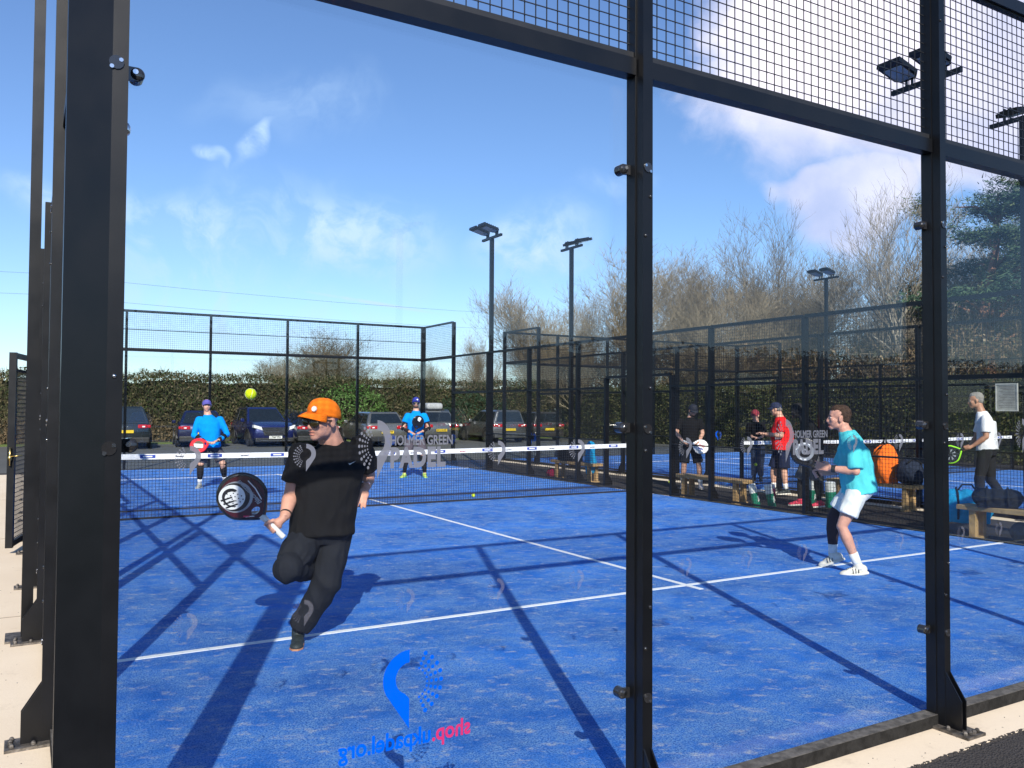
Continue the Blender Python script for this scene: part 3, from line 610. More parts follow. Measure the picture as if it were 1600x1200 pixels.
def pine(x, y, h, label, seed):
    r = empty('pine_tree', (x, y, 0), label=label, cat='tree'); rg = random.Random(seed); t = MB(); b = MB()
    pts = [(0, 0, -.2), (.3, 0, h*.25), (.1, .2, h*.5), (.7, 0, h*.75), (.9, 0, h*.97)]; t.tube(pts, [.28, .24, .2, .13, .04], 9)
    cl = []
    for k in range(26):
        f = rg.uniform(.40, .98); a = rg.uniform(0, 6.28); L = h*(.34 if f < .8 else .16)*rg.uniform(.5, 1); z = h*f; bx = .1+.8*f
        e = Vector((bx+L*math.cos(a), L*math.sin(a), z+L*.25)); t.tube([(bx*.8, 0, z-.3), tuple((Vector((bx, 0, z))+e)/2+Vector((0, 0, .15))), tuple(e)], [.08, .05, .02], 5)
        for q in range(4): cl.append((e+Vector((rg.gauss(0, .6), rg.gauss(0, .6), rg.gauss(0, .2))), rg.uniform(.45, 1.0)))
    for c, s in cl:
        for _ in range(230):
            v = Vector((rg.gauss(0, 1), rg.gauss(0, 1), rg.gauss(0, .45))); p = c+v*s*.5; d = Vector((rg.gauss(0, 1), rg.gauss(0, 1), rg.gauss(.5, .7))).normalized(); e = d.orthogonal().normalized()*.03; i = len(b.v); L = rg.uniform(.16, .30)
            b.v += [tuple(p-e), tuple(p+d*L), tuple(p+e)]; b.f.append((i, i+1, i+2)); b.m.append(0)
    t.build('trunk', BARKP, r, smooth=True); b.build('crown', PINE, r); return r
pine(32.4, 16.2, 10.6, 'dark green pine with a leaning reddish trunk at the upper right', 4)
pine(35.8, 15.6, 10.8, 'second pine cut by the right edge of the photo', 9)

# ------------------------------------------------------------------ cars
TYRE = mat('tyre', (.015, .015, .015), .85); RIM = mat('alloy_rim', (.35, .35, .36), .3, .9); CGL = mat('car_glass', (.012, .016, .02), .05, spec=1.0, var=.2); TRIM = mat('black_trim', (.02, .02, .021), .5)
RED = mat('tail_light', (.45, .015, .02), .15, spec=.8); WHL = mat('head_light', (.75, .76, .78), .12, spec=.9); CHR = mat('car_chrome', (.7, .7, .72), .15, 1.0); PLW = mat('white_plate', (.75, .75, .72), .4); PLY = mat('yellow_plate', (.75, .52, .03), .4); PLT = mat('plate_letters', (.01, .01, .01), .6)
def paint(n, c, metal=.35): return mat(n, c, .28, metal, .05, 2, coat=1.0)
def car(x, y, rz, label, pm, L=4.4, W=.92, H=1.5, belt=.92, hood=.95, plate='', front=False, hatch=.35, box=False, van=False, group='cars parked behind the end wall', rails=False):
    r = empty('parked_car', (x, y, -.055), rz, label=label, cat='car', group=group)
    st = [(0, .86, .34, belt-.10), (.06, .95, .25, belt-.02), (.35, 1, .22, belt+.02), (1.2, 1, .22, belt+.01), (L*.55, 1, .22, belt), (L*.66, 1, .22, belt-.0), (L*.76, .99, .22, hood-.02), (L*.92, .95, .24, hood-.10), (L*.985, .88, .28, hood-.22), (L, .80, .36, hood-.34)]
    b = MB(); ring_n = 0
    for (yy, k, zb, zt) in st:
        w = W*k; R_ = [(-w*.80, zb), (-w*.96, zb+.10), (-w, (zb+zt)*.5), (-w*.97, zt-.12), (-w*.88, zt), (-w*.4, zt+.03), (w*.4, zt+.03), (w*.88, zt), (w*.97, zt-.12), (w, (zb+zt)*.5), (w*.96, zb+.10), (w*.80, zb)]
        ring_n = len(R_); b.v += [(xx, yy, zz) for xx, zz in R_]
    for i in range(len(st)-1):
        for j in range(ring_n): a = i*ring_n+j; c = i*ring_n+(j+1) % ring_n; b.f.append((a, a+ring_n, c+ring_n, c)); b.m.append(0)
    b.f.append(tuple(range(ring_n))); b.f.append(tuple(range((len(st)-1)*ring_n, len(st)*ring_n))[::-1]); b.m += [0, 0]
    bo = b.build('body', pm, r, smooth=True); bo.modifiers.new('es', 'EDGE_SPLIT').split_angle = R(38)
    # greenhouse
    yb0, yb1 = .10, L*.70; yt0, yt1 = (.18 if van else hatch+.10), L*.50; wb, wt = W*.90, W*.68; zb, zt = belt-.02, H
    Q = {'b': [(-wb, yb0), (wb, yb0), (wb, yb1), (-wb, yb1)], 't': [(-wt, yt0), (wt, yt0), (wt, yt1), (-wt, yt1)]}
    g = MB(); i = 0; g.v = [(x_, y_, zb) for x_, y_ in Q['b']]+[(x_, y_, zt-.05) for x_, y_ in Q['t']]+[(x_*.88, y_+(.10 if k < 2 else -.12), zt) for k, (x_, y_) in enumerate(Q['t'])]
    g.q([(0, 1, 5, 4), (1, 2, 6, 5), (2, 3, 7, 6), (3, 0, 4, 7), (4, 5, 9, 8), (5, 6, 10, 9), (6, 7, 11, 10), (7, 4, 8, 11), (8, 9, 10, 11)])
    g = g.build('roof', pm, r); bevel(g, .05, 3)
    def pane(name, A, B_, C_, D_, m=CGL, t=.012, par=r):
        A, B_, C_, D_ = map(Vector, (A, B_, C_, D_)); n = (B_-A).cross(D_-A).normalized()*t; mb = MB(); mb.v = [tuple(p-n*.5) for p in (A, B_, C_, D_)]+[tuple(p+n) for p in (A, B_, C_, D_)]
        mb.q([(0, 3, 2, 1), (4, 5, 6, 7), (0, 1, 5, 4), (1, 2, 6, 5), (2, 3, 7, 6), (3, 0, 4, 7)]); return mb.build(name, m, par)
    def lerp2(k, f, s):   # point on greenhouse side: f along, s up
        a = Vector((*Q['b'][k], zb)).lerp(Vector((*Q['b'][(k+1) % 4], zb)), f); c = Vector((*Q['t'][k], zt-.05)).lerp(Vector((*Q['t'][(k+1) % 4], zt-.05)), f); return a.lerp(c, s)
    for k, spans in ((0, [(.07, .93)]), (2, [(.05, .95)]), (1, [(.06, .30), (.33, .60), (.63, .93)]), (3, [(.07, .37), (.40, .67), (.70, .94)])):
        for f0, f1 in spans: pane({0: 'rear_window', 2: 'windscreen'}.get(k, 'side_window'), lerp2(k, f0, .12), lerp2(k, f1, .12), lerp2(k, f1, .94), lerp2(k, f0, .94))
    for yy in (.80, L-.86):
        for s_ in (-1, 1):
            w = MB(); w.tube([(s_*(W-.20), yy, .33), (s_*(W-.17), yy, .33), (s_*(W-.01), yy, .33), (s_*(W+.012), yy, .33)], [.31, .335, .335, .31], 22); w = w.build('wheel', TYRE, r)
            q = MB(); q.tube([(s_*(W+.008), yy, .33), (s_*(W+.02), yy, .33)], [.215, .19], 18); q.build('rim', RIM, w)
            a = MB()
            for k in range(13): t0, t1 = R(-10+k*200/13), R(-10+(k+1)*200/13); pane_pts = [(s_*(W+.006), yy+.36*math.cos(t0), .33+.36*math.sin(t0)), (s_*(W+.006), yy+.36*math.cos(t1), .33+.36*math.sin(t1)), (s_*(W+.006), yy+.43*math.cos(t1), .33+.43*math.sin(t1)), (s_*(W+.006), yy+.43*math.cos(t0), .33+.43*math.sin(t0))]; i_ = len(a.v); a.v += pane_pts; a.q([(0, 1, 2, 3)], i_)
            so_ = a.build('wheel_arch', TRIM, r); so_.modifiers.new('s', 'SOLIDIFY').thickness = .03
    for s_ in (-1, 1):
        l = MB(); l.box((s_*W*.62-.16, -.028, belt-.20), (s_*W*.62+.16, .10, belt-.06)); l.box((s_*W*.86-.06, -.0, belt-.19), (s_*W*.86+.075, .26, belt-.07)); l = l.build('tail_light', RED, r); bevel(l, .03)
        MB().box((s_*W*.66-.05, -.034, belt-.16), (s_*W*.66+.05, -.02, belt-.11)).build('reversing_lamp', WHL, l)
        h = MB(); h.prism([(s_*W*.50, hood-.40), (s_*W*.95, hood-.27), (s_*W*.93, hood-.15), (s_*W*.60, hood-.24)], L-.30, L+.015, lambda a_, z_, y_: (a_, y_, z_)); bevel(h.build('headlight', WHL, r), .015)
        mi = MB().box((s_*(W+.02)-.07, L*.60, belt+.0), (s_*(W+.02)+.09, L*.60+.12, belt+.14)); bevel(mi.build('mirror', pm, r), .03)
    bp = MB(); bp.box((-W*.90, -.05, .24), (W*.90, .14, .46)); bevel(bp.build('rear_bumper', TRIM if not van else pm, r), .04)
    fb = MB(); fb.box((-W*.86, L-.12, .20), (W*.86, L+.035, .38)); bevel(fb.build('front_bumper', TRIM, r), .04)
    gr = MB(); gr.prism([(-.52, hood-.26), (.52, hood-.26), (.42, hood-.54), (-.42, hood-.54)], L-.08, L+.035, lambda a_, z_, y_: (a_, y_, z_)); gr = gr.build('grille', TRIM, r)
    ch = MB()
    for k in range(4): zz = hood-.30-k*.062; ch.box((-.48+k*.025, L+.035, zz-.014), (.48-k*.025, L+.05, zz+.008))
    for s_ in (-1, 1): ch.prism([(s_*.52, hood-.25), (s_*.57, hood-.25), (s_*.46, hood-.57), (s_*.41, hood-.55)], L+.02, L+.052, lambda a_, z_, y_: (a_, y_, z_))
    ch.box((-.42, L+.03, hood-.575), (.42, L+.052, hood-.55)); ch.build('grille_bars', CHR, gr); MB().box((-.6, L+.03, .25), (.6, L+.045, .275)).build('skid_strip', CHR, fb.build('lower_lip', TRIM, r) if False else gr)
    yy = L+.053 if front else -.052; zz = .40 if front else belt-.32
    p = MB(); p.box((-.26, min(yy, yy+(.012 if front else -.012)), zz-.056), (.26, max(yy, yy+(.012 if front else -.012)), zz+.056)); p = p.build('number_plate', PLW if front else PLY, r)
    if plate:
        tm = MB(); s_ = -1 if front else 1; y2 = yy+(.014 if front else -.014); add_mesh(tm, text_mesh(plate, .10, .0005, .003), lambda a_, b_, c_: (s_*a_, y2, zz+b_)); tm.build('plate_lettering', PLT, p)
    if box:
        k = MB(); k.box((-.40, .7, H+.06), (.40, 2.5, H+.36)); k = k.build('roof_box', mat('roof_box_grey', (.42, .43, .44), .4), r); bevel(k, .12, 4)
        for yy in (1.0, 2.2): MB().box((-.55, yy-.03, H-.0), (.55, yy+.03, H+.07)).build('roof_bar', TRIM, r)
    if rails:
        for s_ in (-1, 1): MB().tube([(s_*wt*.98, yt0+.1, H-.04), (s_*wt*.98, yt0+.25, H+.03), (s_*wt*.98, yt1-.25, H+.03), (s_*wt*.98, yt1-.1, H-.04)], .016, 6).build('roof_rail', CHR, r)
    return r
car(3.15, 31.7, 0, 'dark grey off-roader seen from behind, leftmost of the parked cars', paint('dark_grey_paint', (.02, .028, .034)), H=1.62, belt=1.0, hood=1.05, plate='', hatch=.12)
car(5.95, 32.3, R(-6), 'dark blue hatchback seen from behind, parked beside the man in the visor', paint('dark_blue_paint', (.008, .012, .06)), H=1.47, plate='', L=4.2)
car(8.72, 36.1, R(180), 'blue sport utility car facing the court with a chrome grille', paint('mid_blue_paint', (.01, .018, .11)), H=1.62, belt=1.0, hood=1.06, plate='LT68 YPG', front=True, hatch=.2, rails=True)
car(12.75, 29.6, R(-2), 'silver hatchback seen from behind left of the far man in the blue cap', paint('silver_paint', (.20, .195, .18), .6), H=1.45, belt=.95, plate='HD61 PTF')
car(10.35, 31.2, R(-3), 'black car parked behind the orange capped player', paint('black_paint', (.012, .013, .015)), H=1.45, plate='')
car(16.15, 31.6, R(-2), 'silver estate with a pale roof box behind the glass corner', paint('silver_paint_two', (.16, .165, .165), .6), H=1.5, belt=.95, plate='BV15 KXD', L=4.7, box=True, rails=True)
car(19.7, 31.5, R(-4), 'silver van with tall tail lights behind the mesh', paint('van_silver', (.15, .155, .16), .6), H=1.55, belt=.95, hood=.98, L=4.3, van=True, plate='')
car(22.6, 32.6, R(-4), 'dark people carrier, rightmost of the parked cars', paint('dark_van', (.05, .045, .04), .3), H=1.46, belt=.92, L=4.2, van=True, plate='')

# ------------------------------------------------------------------ people
def bake(mb, name, m, parent, vox=.008, sm_=3, wr=0.0, ws=9.0, seed=0):
    """join overlapping solids into one continuous surface, then smooth and crease it"""
    me = bpy.data.meshes.new(name); me.from_pydata(mb.v, [], mb.f); me.update()
    o = bpy.data.objects.new(name, me); col.objects.link(o)
    r = o.modifiers.new('r', 'REMESH'); r.mode = 'VOXEL'; r.voxel_size = vox; r.adaptivity = 0
    if sm_: s = o.modifiers.new('s', 'SMOOTH'); s.iterations = sm_; s.factor = .5
    dg = bpy.context.evaluated_depsgraph_get(); nm = bpy.data.meshes.new_from_object(o.evaluated_get(dg)); bpy.data.objects.remove(o)
    if wr:
        N = [v.normal.copy() for v in nm.vertices]
        for v, n in zip(nm.vertices, N):
            p = Vector((v.co.x*ws, v.co.y*ws, v.co.z*ws*.55+seed)); a = noise.noise(p)+.5*noise.noise(p*2.3)
            rdg = 1-abs(noise.noise(p*1.4+Vector((seed*3.1, 5, 2))))*2.4
            v.co += n*(wr*(a*.7+rdg*.6))
    nm.polygons.foreach_set('use_smooth', [True]*len(nm.polygons)); nm.materials.clear(); nm.materials.append(m)
    return link(name, nm, parent)
def V(p): return Vector(p)
def loft(mb, rings, n=20):
    """rings: (centre, lateral vec, forward vec) closed with caps"""
    i0 = len(mb.v)
    for c, a, b in rings:
        for k in range(n):
            t = 2*math.pi*k/n; ct, st_ = math.cos(t), math.sin(t); e = .86
            mb.v.append(tuple(c+a*math.copysign(abs(ct)**e, ct)+b*math.copysign(abs(st_)**e, st_)))
    for r in range(len(rings)-1):
        for k in range(n): a_ = i0+r*n+k; b_ = i0+r*n+(k+1) % n; mb.f.append((a_, b_, b_+n, a_+n)); mb.m.append(0)
    mb.f.append(tuple(i0+k for k in range(n))[::-1]); mb.f.append(tuple(i0+(len(rings)-1)*n+k for k in range(n))); mb.m += [0, 0]
def limb(mb, pts, rs, n=14):
    mb.tube(pts, rs, n)
    for p, r in zip(pts[1:-1], rs[1:-1]): mb.ell(p, (r, r, r), 14, 9)
def hand_open(mb, w, d, nrm, side, s=1.0, curl=.35, spread=.1, idx=None):
    d = V(d).normalized(); nrm = V(nrm); nrm = (nrm-d*nrm.dot(d)).normalized(); lat = d.cross(nrm)*side; w = V(w)
    mb.tube([w-d*.03*s, w+d*.01*s], [.026*s, .027*s], 10); X = Matrix((lat, d, nrm)).transposed()
    mb.ell(w+d*.050*s, (.040*s, .054*s, .016*s), 14, 9, X)
    for k, (off, L) in enumerate(((.028, .078), (.010, .086), (-.010, .080), (-.028, .062))):
        b = w+d*.086*s+lat*off*s; c = curl if not (idx == k) else 0.0; q = [b-d*.02*s]; dd = (d+lat*spread*off/.028*.7).normalized(); a = 0
        for f in (.45, .3, .25): q.append(q[-1]+(dd*math.cos(a)+nrm*math.sin(a))*L*f*s+(dd*.02*s if f == .45 else V((0, 0, 0)))); a += c
        mb.tube(q, [.0095*s, .0092*s, .0085*s, .0065*s], 8)
        for p_, r_ in zip(q[1:], (.0092, .0085, .0065)): mb.ell(p_, (r_*s,)*3, 8, 6)
    q = [w+d*.02*s+lat*.026*s, w+d*.05*s+lat*.052*s+nrm*.008*s, w+d*.078*s+lat*.058*s+nrm*.018*s, w+d*.098*s+lat*.052*s+nrm*.024*s]; mb.tube(q, [.015*s, .012*s, .0105*s, .008*s], 8); mb.ell(q[-1], (.008*s,)*3, 8, 6)
def hand_grip(mb, w, hp, ax, s=1.0, r=.019):
    """hand closed round a handle that passes through hp along ax; w is the wrist"""
    w, hp, ax = V(w), V(hp), V(ax).normalized(); o = (w-hp); o = (o-ax*o.dot(ax)).normalized(); t = ax.cross(o)
    pc = hp+o*(r+.012); mb.ell(pc+(w-pc)*.25, (.030*s,)*3, 12, 8); mb.tube([w, pc+(w-pc)*.3, pc], [.025*s, .027*s, .022*s], 10)
    X = Matrix((ax, t, o)).transposed(); mb.ell(pc, (.046*s, .030*s, .016*s), 14, 9, X)
    for k, q in enumerate((.034, .012, -.011, -.032)):
        c = hp+ax*q*s; P = []
        for m_ in range(6): a = R(25+m_*44); rr = (r+.007); P.append(c+o*math.cos(a)*rr+t*math.sin(a)*rr+ax*.002*m_)
        mb.tube(P, [.011*s, .0108*s, .010*s, .0095*s, .009*s, .0075*s], 8); mb.ell(P[-1], (.0078*s,)*3, 8, 6)
    P = [pc+ax*.03*s-t*.015, hp+ax*.05*s-t*(r+.008), hp+ax*.055*s-t*(r+.006)-o*.022, hp+ax*.05*s-t*.008-o*(r+.010)]; mb.tube(P, [.014*s, .012*s, .0105*s, .008*s], 8); mb.ell(P[-1], (.008*s,)*3, 8, 6)
def head_parts(mb, c, F, U, s=1.0, mouth_open=False, jaw=1.0):
    F = V(F).normalized(); U = V(U); U = (U-F*U.dot(F)).normalized(); L = U.cross(F); X = Matrix((F, L, U)).transposed(); c = V(c)
    P = lambda f, l, u: c+(F*f+L*l+U*u)*s; r = lambda *a: tuple(x*s for x in a)
    mb.ell(P(-.012, 0, .035), r(.098, .076, .085), 20, 13, X); mb.ell(P(.030, 0, -.030), r(.062, .060*jaw, .082), 18, 11, X); mb.ell(P(.010, 0, -.06), r(.060, .056*jaw, .05), 16, 9, X)
    mb.ell(P(.062, 0, -.095), r(.026, .028, .022), 12, 8, X); mb.ell(P(.072, 0, .022), r(.018, .050, .013), 14, 7, X)
    for q in (-1, 1):
        mb.ell(P(.058, q*.036, -.022), r(.027, .026, .025), 12, 8, X); mb.ell(P(-.004, q*.079, -.012), r(.022, .008, .032), 10, 8, X); mb.ell(P(.002, q*.083, .004), r(.013, .008, .014), 8, 6, X); mb.ell(P(.098, q*.011, -.040), r(.010, .008, .008), 8, 6, X)
    mb.tube([P(.082, 0, .016), P(.094, 0, -.010), P(.104, 0, -.034)], [.008*s, .010*s, .013*s], 10); mb.ell(P(.101, 0, -.036), r(.013, .013, .011), 10, 7, X)
    g = .010 if mouth_open else .002
    mb.ell(P(.083, 0, -.062+g*.5), r(.012, .022, .0065), 12, 7, X); mb.ell(P(.080, 0, -.078-g), r(.012, .020, .0075), 12, 7, X)
    return P, X, F, L, U
SKIN = mat('skin', (.60, .335, .235), .5, var=.08, scale=14, bump=.12, bscale=160); SKIN2 = mat('ruddy_skin', (.62, .31, .22), .5, var=.12, scale=11, bump=.12, bscale=160); SKIN3 = mat('tanned_skin', (.40, .20, .125), .5, var=.1, scale=14)
def cloth(n, c, rough=.9, bump=.25): return mat(n, c, rough, var=.10, scale=7, bump=bump, bscale=260, spec=.18)
LIP = mat('lips', (.42, .16, .13), .45); EYE = mat('eye_white', (.62, .58, .54), .2); IRIS = mat('iris', (.03, .025, .02), .2); MOUTH = mat('mouth_inside', (.09, .02, .02), .6)
def cap(P, X, root, m, s=1.0, badge=None, brim_len=.075, back=False, visor=False, puff=1.0):
    b = MB(); n = 22; F_, L_ = (X.col[0], X.col[1]); i0 = 0; rows = []
    for a in range(8):
        th = math.pi/2*a/7; row = []
        for k in range(n): t = 2*math.pi*k/n; row.append(P(-.012+.106*math.cos(t)*math.cos(th)**.8, .085*math.sin(t)*math.cos(th)**.8, .032+.018*math.cos(t)*math.cos(th)+.100*puff*math.sin(th)))
        rows.append(row)
    rows = [[P(-.012+.108*math.cos(2*math.pi*k/n), .087*math.sin(2*math.pi*k/n), .016+.026*math.cos(2*math.pi*k/n)) for k in range(n)]]+rows
    if visor: rows = rows[:4]
    for row in rows: b.v += [tuple(p) for p in row]
    for r_ in range(len(rows)-1):
        for k in range(n): a_ = r_*n+k; b_ = r_*n+(k+1) % n; b.f.append((a_, b_, b_+n, a_+n)); b.m.append(0)
    h = b.build('cap', m, root, smooth=True); sd_ = h.modifiers.new('s', 'SOLIDIFY'); sd_.thickness = .004
    q = MB(); sg = -1 if back else 1; N = 10
    for rr, du in ((0, 0), (.5, -.006), (1, -.018)):
        for k in range(N+1): t = R(-62+124*k/N); f = -.012+(.100+brim_len*rr*math.cos(t*.95))*math.cos(t)*1.0; l = (.083+.012*rr)*math.sin(t)*1.03; q.v.append(tuple(P(sg*f, l, .030*math.cos(t)+.022+du-.030*rr*(math.sin(t)**2))))
    for r_ in range(2):
        for k in range(N): a_ = r_*(N+1)+k; q.f.append((a_, a_+1, a_+N+2, a_+N+1)); q.m.append(0)
    q = q.build('peak', m, h, smooth=True); q.modifiers.new('s', 'SOLIDIFY').thickness = .004
    if badge: bb = MB(); bb.tube([P(.088, .028, .072), P(.094, .030, .074)], [.018, .018], 16); bb.build('badge', badge, h)
    return h
def shades(P, X, root, lens, frame, s=1.0):
    g = MB(); g.tube([P(.090, -.066, .006), P(.104, -.034, .008), P(.108, 0, .009), P(.104, .034, .008), P(.090, .066, .006)], .0055*s, 6)
    for q in (-1, 1): g.tube([P(.090, q*.066, .006), P(.05, q*.080, .006), P(0, q*.085, .0)], [.0055*s, .005*s, .004*s], 6)
    g = g.build('sunglasses', frame, root, smooth=True)
    for q in (-1, 1): l = MB(); l.ell(P(.100, q*.036, -.010), (.010*s, .034*s, .025*s), 14, 9, X @ Matrix.Rotation(R(q*14), 3, 'Z')); l.build('lens', lens, g, smooth=True)
def person(label, g, rz, j, top, bottom, head, sleeve=.85, leg='trousers', short_f=.55, skin=SKIN, hs=1.0, vox=.011, hands=('open', 'open'), hat=None, hair=None, hair_style='short', shades_=None, shoe=None, sole=None, sock=None, armw=None, legw=None, build=1.0, grips=(None, None), head_up=(0, 0, 1), mouth=False, beard=None, seed=1, trw=1.0, belly=0.0, long_sleeve=False, wr=.006, extra=None, legr=1.0):
    root = empty('person', (*g, 0), rz, label=label, cat='person'); J = {k: V(v) for k, v in j.items()}
    up_s = (J['s2']-J['s1']); lat = up_s.normalized(); hw = up_s.length/2; latp = (J['hp2']-J['hp1']).normalized(); spine = (J['neck']-J['pel']); mid = (J['s1']+J['s2'])/2
    fl = lat.cross(spine.normalized()).normalized(); hf = V(head); hf3 = hf.normalized(); dhead = J['head']
    b = MB(); P, X, F, L, U = head_parts(b, dhead, hf, head_up, hs, mouth, 1.06 if build > 1.05 else 1.0)
    nb = J['neck']; b.tube([P(-.03, 0, -.02), P(-.025, 0, -.07)*.55+nb*.45, nb+V((0, 0, -.05))], [.052*hs, .055*hs*build, .075*build], 14)
    # torso core and limbs: one skin surface
    cen = J['chest']; pl = J['pel']; lerp = lambda a, c, t: a.lerp(c, t)
    def torso(mb, k, lo=0.0, neck_r=.07, extra_=0.0):
        pts = [(nb+V((0, 0, -.012)), neck_r, neck_r*.95), (lerp(nb, mid, .45)+V((0, 0, -.012)), hw*.46, .080), (lerp(nb, mid, .9)+V((0, 0, -.022)), hw*.78, .098), (mid+V((0, 0, -.065)), hw*.93, .115), (lerp(mid, cen, .7), hw*.90, .128), (lerp(cen, pl, .30), hw*.84, .125+belly), (lerp(cen, pl, .62), hw*.80, .122+belly), (pl+V((0, 0, .02)), max(.155, hw*.80), .130+belly*.6)]
        if lo: pts.append((pl-V((0, 0, lo)), max(.165, hw*.83), .135+belly*.5))
        R_ = []
        for q, (c, a, d) in enumerate(pts):
            t = q/(len(pts)-1); l = lat.lerp(latp, t).normalized(); f = l.cross(spine.normalized()).normalized(); R_.append((c, l*(a*build*k+extra_), f*(d*build*k+extra_)))
        loft(mb, R_[::-1] if False else R_, 22)
    torso(b, .90, .03, .055)
    aw = (armw or 1.0)*build; lw = (legw or 1.0)*build
    for i, (s, e, w, hnd) in enumerate(((J['s1'], J['e1'], J['w1'], J['h1']), (J['s2'], J['e2'], J['w2'], J['h2']))):
        limb(b, [s, lerp(s, e, .4), e, lerp(e, w, .3), w], [.052*aw, .050*aw, .041*aw, .043*aw, .028*aw])
        if grips[i]: hand_grip(b, w, grips[i][0], grips[i][1])
        elif hands[i]: nrm, side, cu = hands[i][0], hands[i][1], hands[i][2]; hand_open(b, w, hnd-w, nrm, side, 1.0 if vox < .009 else 1.1, cu, .2, hands[i][3] if len(hands[i]) > 3 else None)
    for (h, k, a, t) in ((J['hp1'], J['k1'], J['a1'], J['t1']), (J['hp2'], J['k2'], J['a2'], J['t2'])):
        lk = lw*(.72 if leg == 'trousers' else 1); limb(b, [h, lerp(h, k, .5), k, lerp(k, a, .3), lerp(k, a, .7), a], [.082*lk, .072*lk, .052*lk, .056*lk, .040*lk, .034*min(lk, 1)]); b.tube([a, a.lerp(t, .25)], [.030, .02], 8)
    bake(b, 'body', skin, root, vox, 2)
    # shirt
    c = MB(); torso(c, 1.05, .045, .066, .004)
    for s, e, w in ((J['s1'], J['e1'], J['w1']), (J['s2'], J['e2'], J['w2'])):
        ax = (e-s).normalized()
        if long_sleeve: s_ = s+V((0, 0, -.018)); limb(c, [lerp(s_, mid, .3), s_, lerp(s, e, .5), e, lerp(e, w, .8)], [.06*aw, .064*aw, .059*aw, .052*aw, .042*aw])
        else: f = sleeve; s_ = s+V((0, 0, -.018)); limb(c, [lerp(s_, mid, .3), s_, lerp(s, e, f*.5), lerp(s, e, f)], [.062*aw, .066*aw, .066*aw, .070*aw])
    sh = bake(c, 'shirt', top, root, vox, 4, wr, 8.5, seed)
    # trousers or shorts
    c = MB(); loft(c, [(pl+V((0, 0, .06)), latp*.155*build, latp.cross(V((0, 0, 1)))*(.118+belly*.5)*build), (pl-V((0, 0, .02)), latp*.165*build, latp.cross(V((0, 0, 1)))*(.128+belly*.4)*build), (lerp(J['hp1'], J['hp2'], .5)-V((0, 0, .05)), latp*.15*build, latp.cross(V((0, 0, 1)))*.12*build)], 20)
    for h, k, a in ((J['hp1'], J['k1'], J['a1']), (J['hp2'], J['k2'], J['a2'])):
        if leg == 'trousers': limb(c, [lerp(h, pl, .3), h, lerp(h, k, .5), k, lerp(k, a, .5), lerp(k, a, .93)], [q*trw*lw for q in (.095, .094, .085, .072, .063, .056)])
        else: limb(c, [lerp(h, pl, .3), h, lerp(h, k, short_f*.6), lerp(h, k, short_f)], [q*trw*lw for q in (.096, .098, .097, .102)])
    bake(c, 'trousers' if leg == 'trousers' else 'shorts', bottom, root, vox, 4, wr*1.0, 7.5, seed+5)
    # shoes and socks
    for (k, a, t) in ((J['k1'], J['a1'], J['t1']), (J['k2'], J['a2'], J['t2'])):
        d = (t-a); dh = V((d.x, d.y, 0)); up_ = V((0, 0, 1))
        if dh.length < .03: dh = V((0, -1, 0))
        if abs(d.z) > dh.length*1.6 and a.z > .2: fwd = d.normalized(); up_ = (a-k).normalized()*-1
        else: fwd = V((dh.x, dh.y, min(0, max(-.5*dh.length, (t.z-.035)-(a.z-.075)))*1.0)).normalized()
        up_ = (up_-fwd*up_.dot(fwd)).normalized(); la = up_.cross(fwd); XX = Matrix((fwd, la, up_)).transposed(); o_ = a-up_*.062
        zmin = (o_-up_*.02+fwd*.15).z
        s_ = MB(); s_.ell(o_-fwd*.035+up_*.012, (.050, .036, .046), 14, 9, XX); s_.ell(o_+fwd*.05+up_*.004, (.085, .043, .040), 14, 9, XX); s_.ell(o_+fwd*.125-up_*.006, (.062, .045, .030), 14, 9, XX); s_.tube([a+up_*.015, o_+up_*.02], [.043, .045], 12)
        so2 = bake(s_, 'shoe', shoe, root, min(vox, .008), 2)
        q = MB(); q.prism([(-.085, -.03), (-.05, -.038), (.06, -.044), (.14, -.046), (.185, -.025), (.19, .015), (.15, .044), (.05, .044), (-.05, .038), (-.085, .03)], -.036, -.012, lambda x, y, z: tuple(o_+fwd*x+la*y+up_*z)); bevel(q.build('sole', sole or shoe, so2), .006)
        if sock is not None: mb = MB(); mb.tube([a.lerp(k, -.02), a.lerp(k, .14), a.lerp(k, .30)], [.041, .043, .046], 14); mb.build('sock', sock, root, smooth=True)
        if extra and extra.get('stripes') is not None:
            mb = MB()
            for n_ in range(3):
                for q_ in (-1, 1): e0 = o_+fwd*(.015+n_*.026)-up_*.010+la*.043*q_; e1 = o_+fwd*(.045+n_*.026-.035)+up_*.034+la*.033*q_; mb.tube([e0, (e0+e1)/2+la*.006*q_, e1], .0042, 5)
            mb.build('stripes', extra['stripes'], so2)
            mb = MB()
            for n_ in range(4): c_ = o_+fwd*(.055+n_*.018)+up_*(.043-n_*.004); mb.tube([c_-la*.018, c_+up_*.004, c_+la*.018], .003, 5)
            mb.build('laces', extra['stripes'], so2)
    if hat: cap(P, X, root, hat[0], hs, *hat[1:])
    if hair is not None:
        hb = MB()
        if hair_style == 'short': hb.ell(P(-.032, 0, .044), (.086*hs, .079*hs, .082*hs), 22, 14, X); hb.ell(P(.004, 0, .078), (.070*hs, .064*hs, .046*hs), 18, 11, X); hb.ell(P(-.056, 0, -.004), (.052*hs, .068*hs, .058*hs), 16, 10, X)
        else: hb.ell(P(-.045, 0, .0), (.070*hs, .079*hs, .062*hs), 18, 11, X)
        bake(hb, 'hair', hair, root, vox*.8, 1, .006, 60, seed)
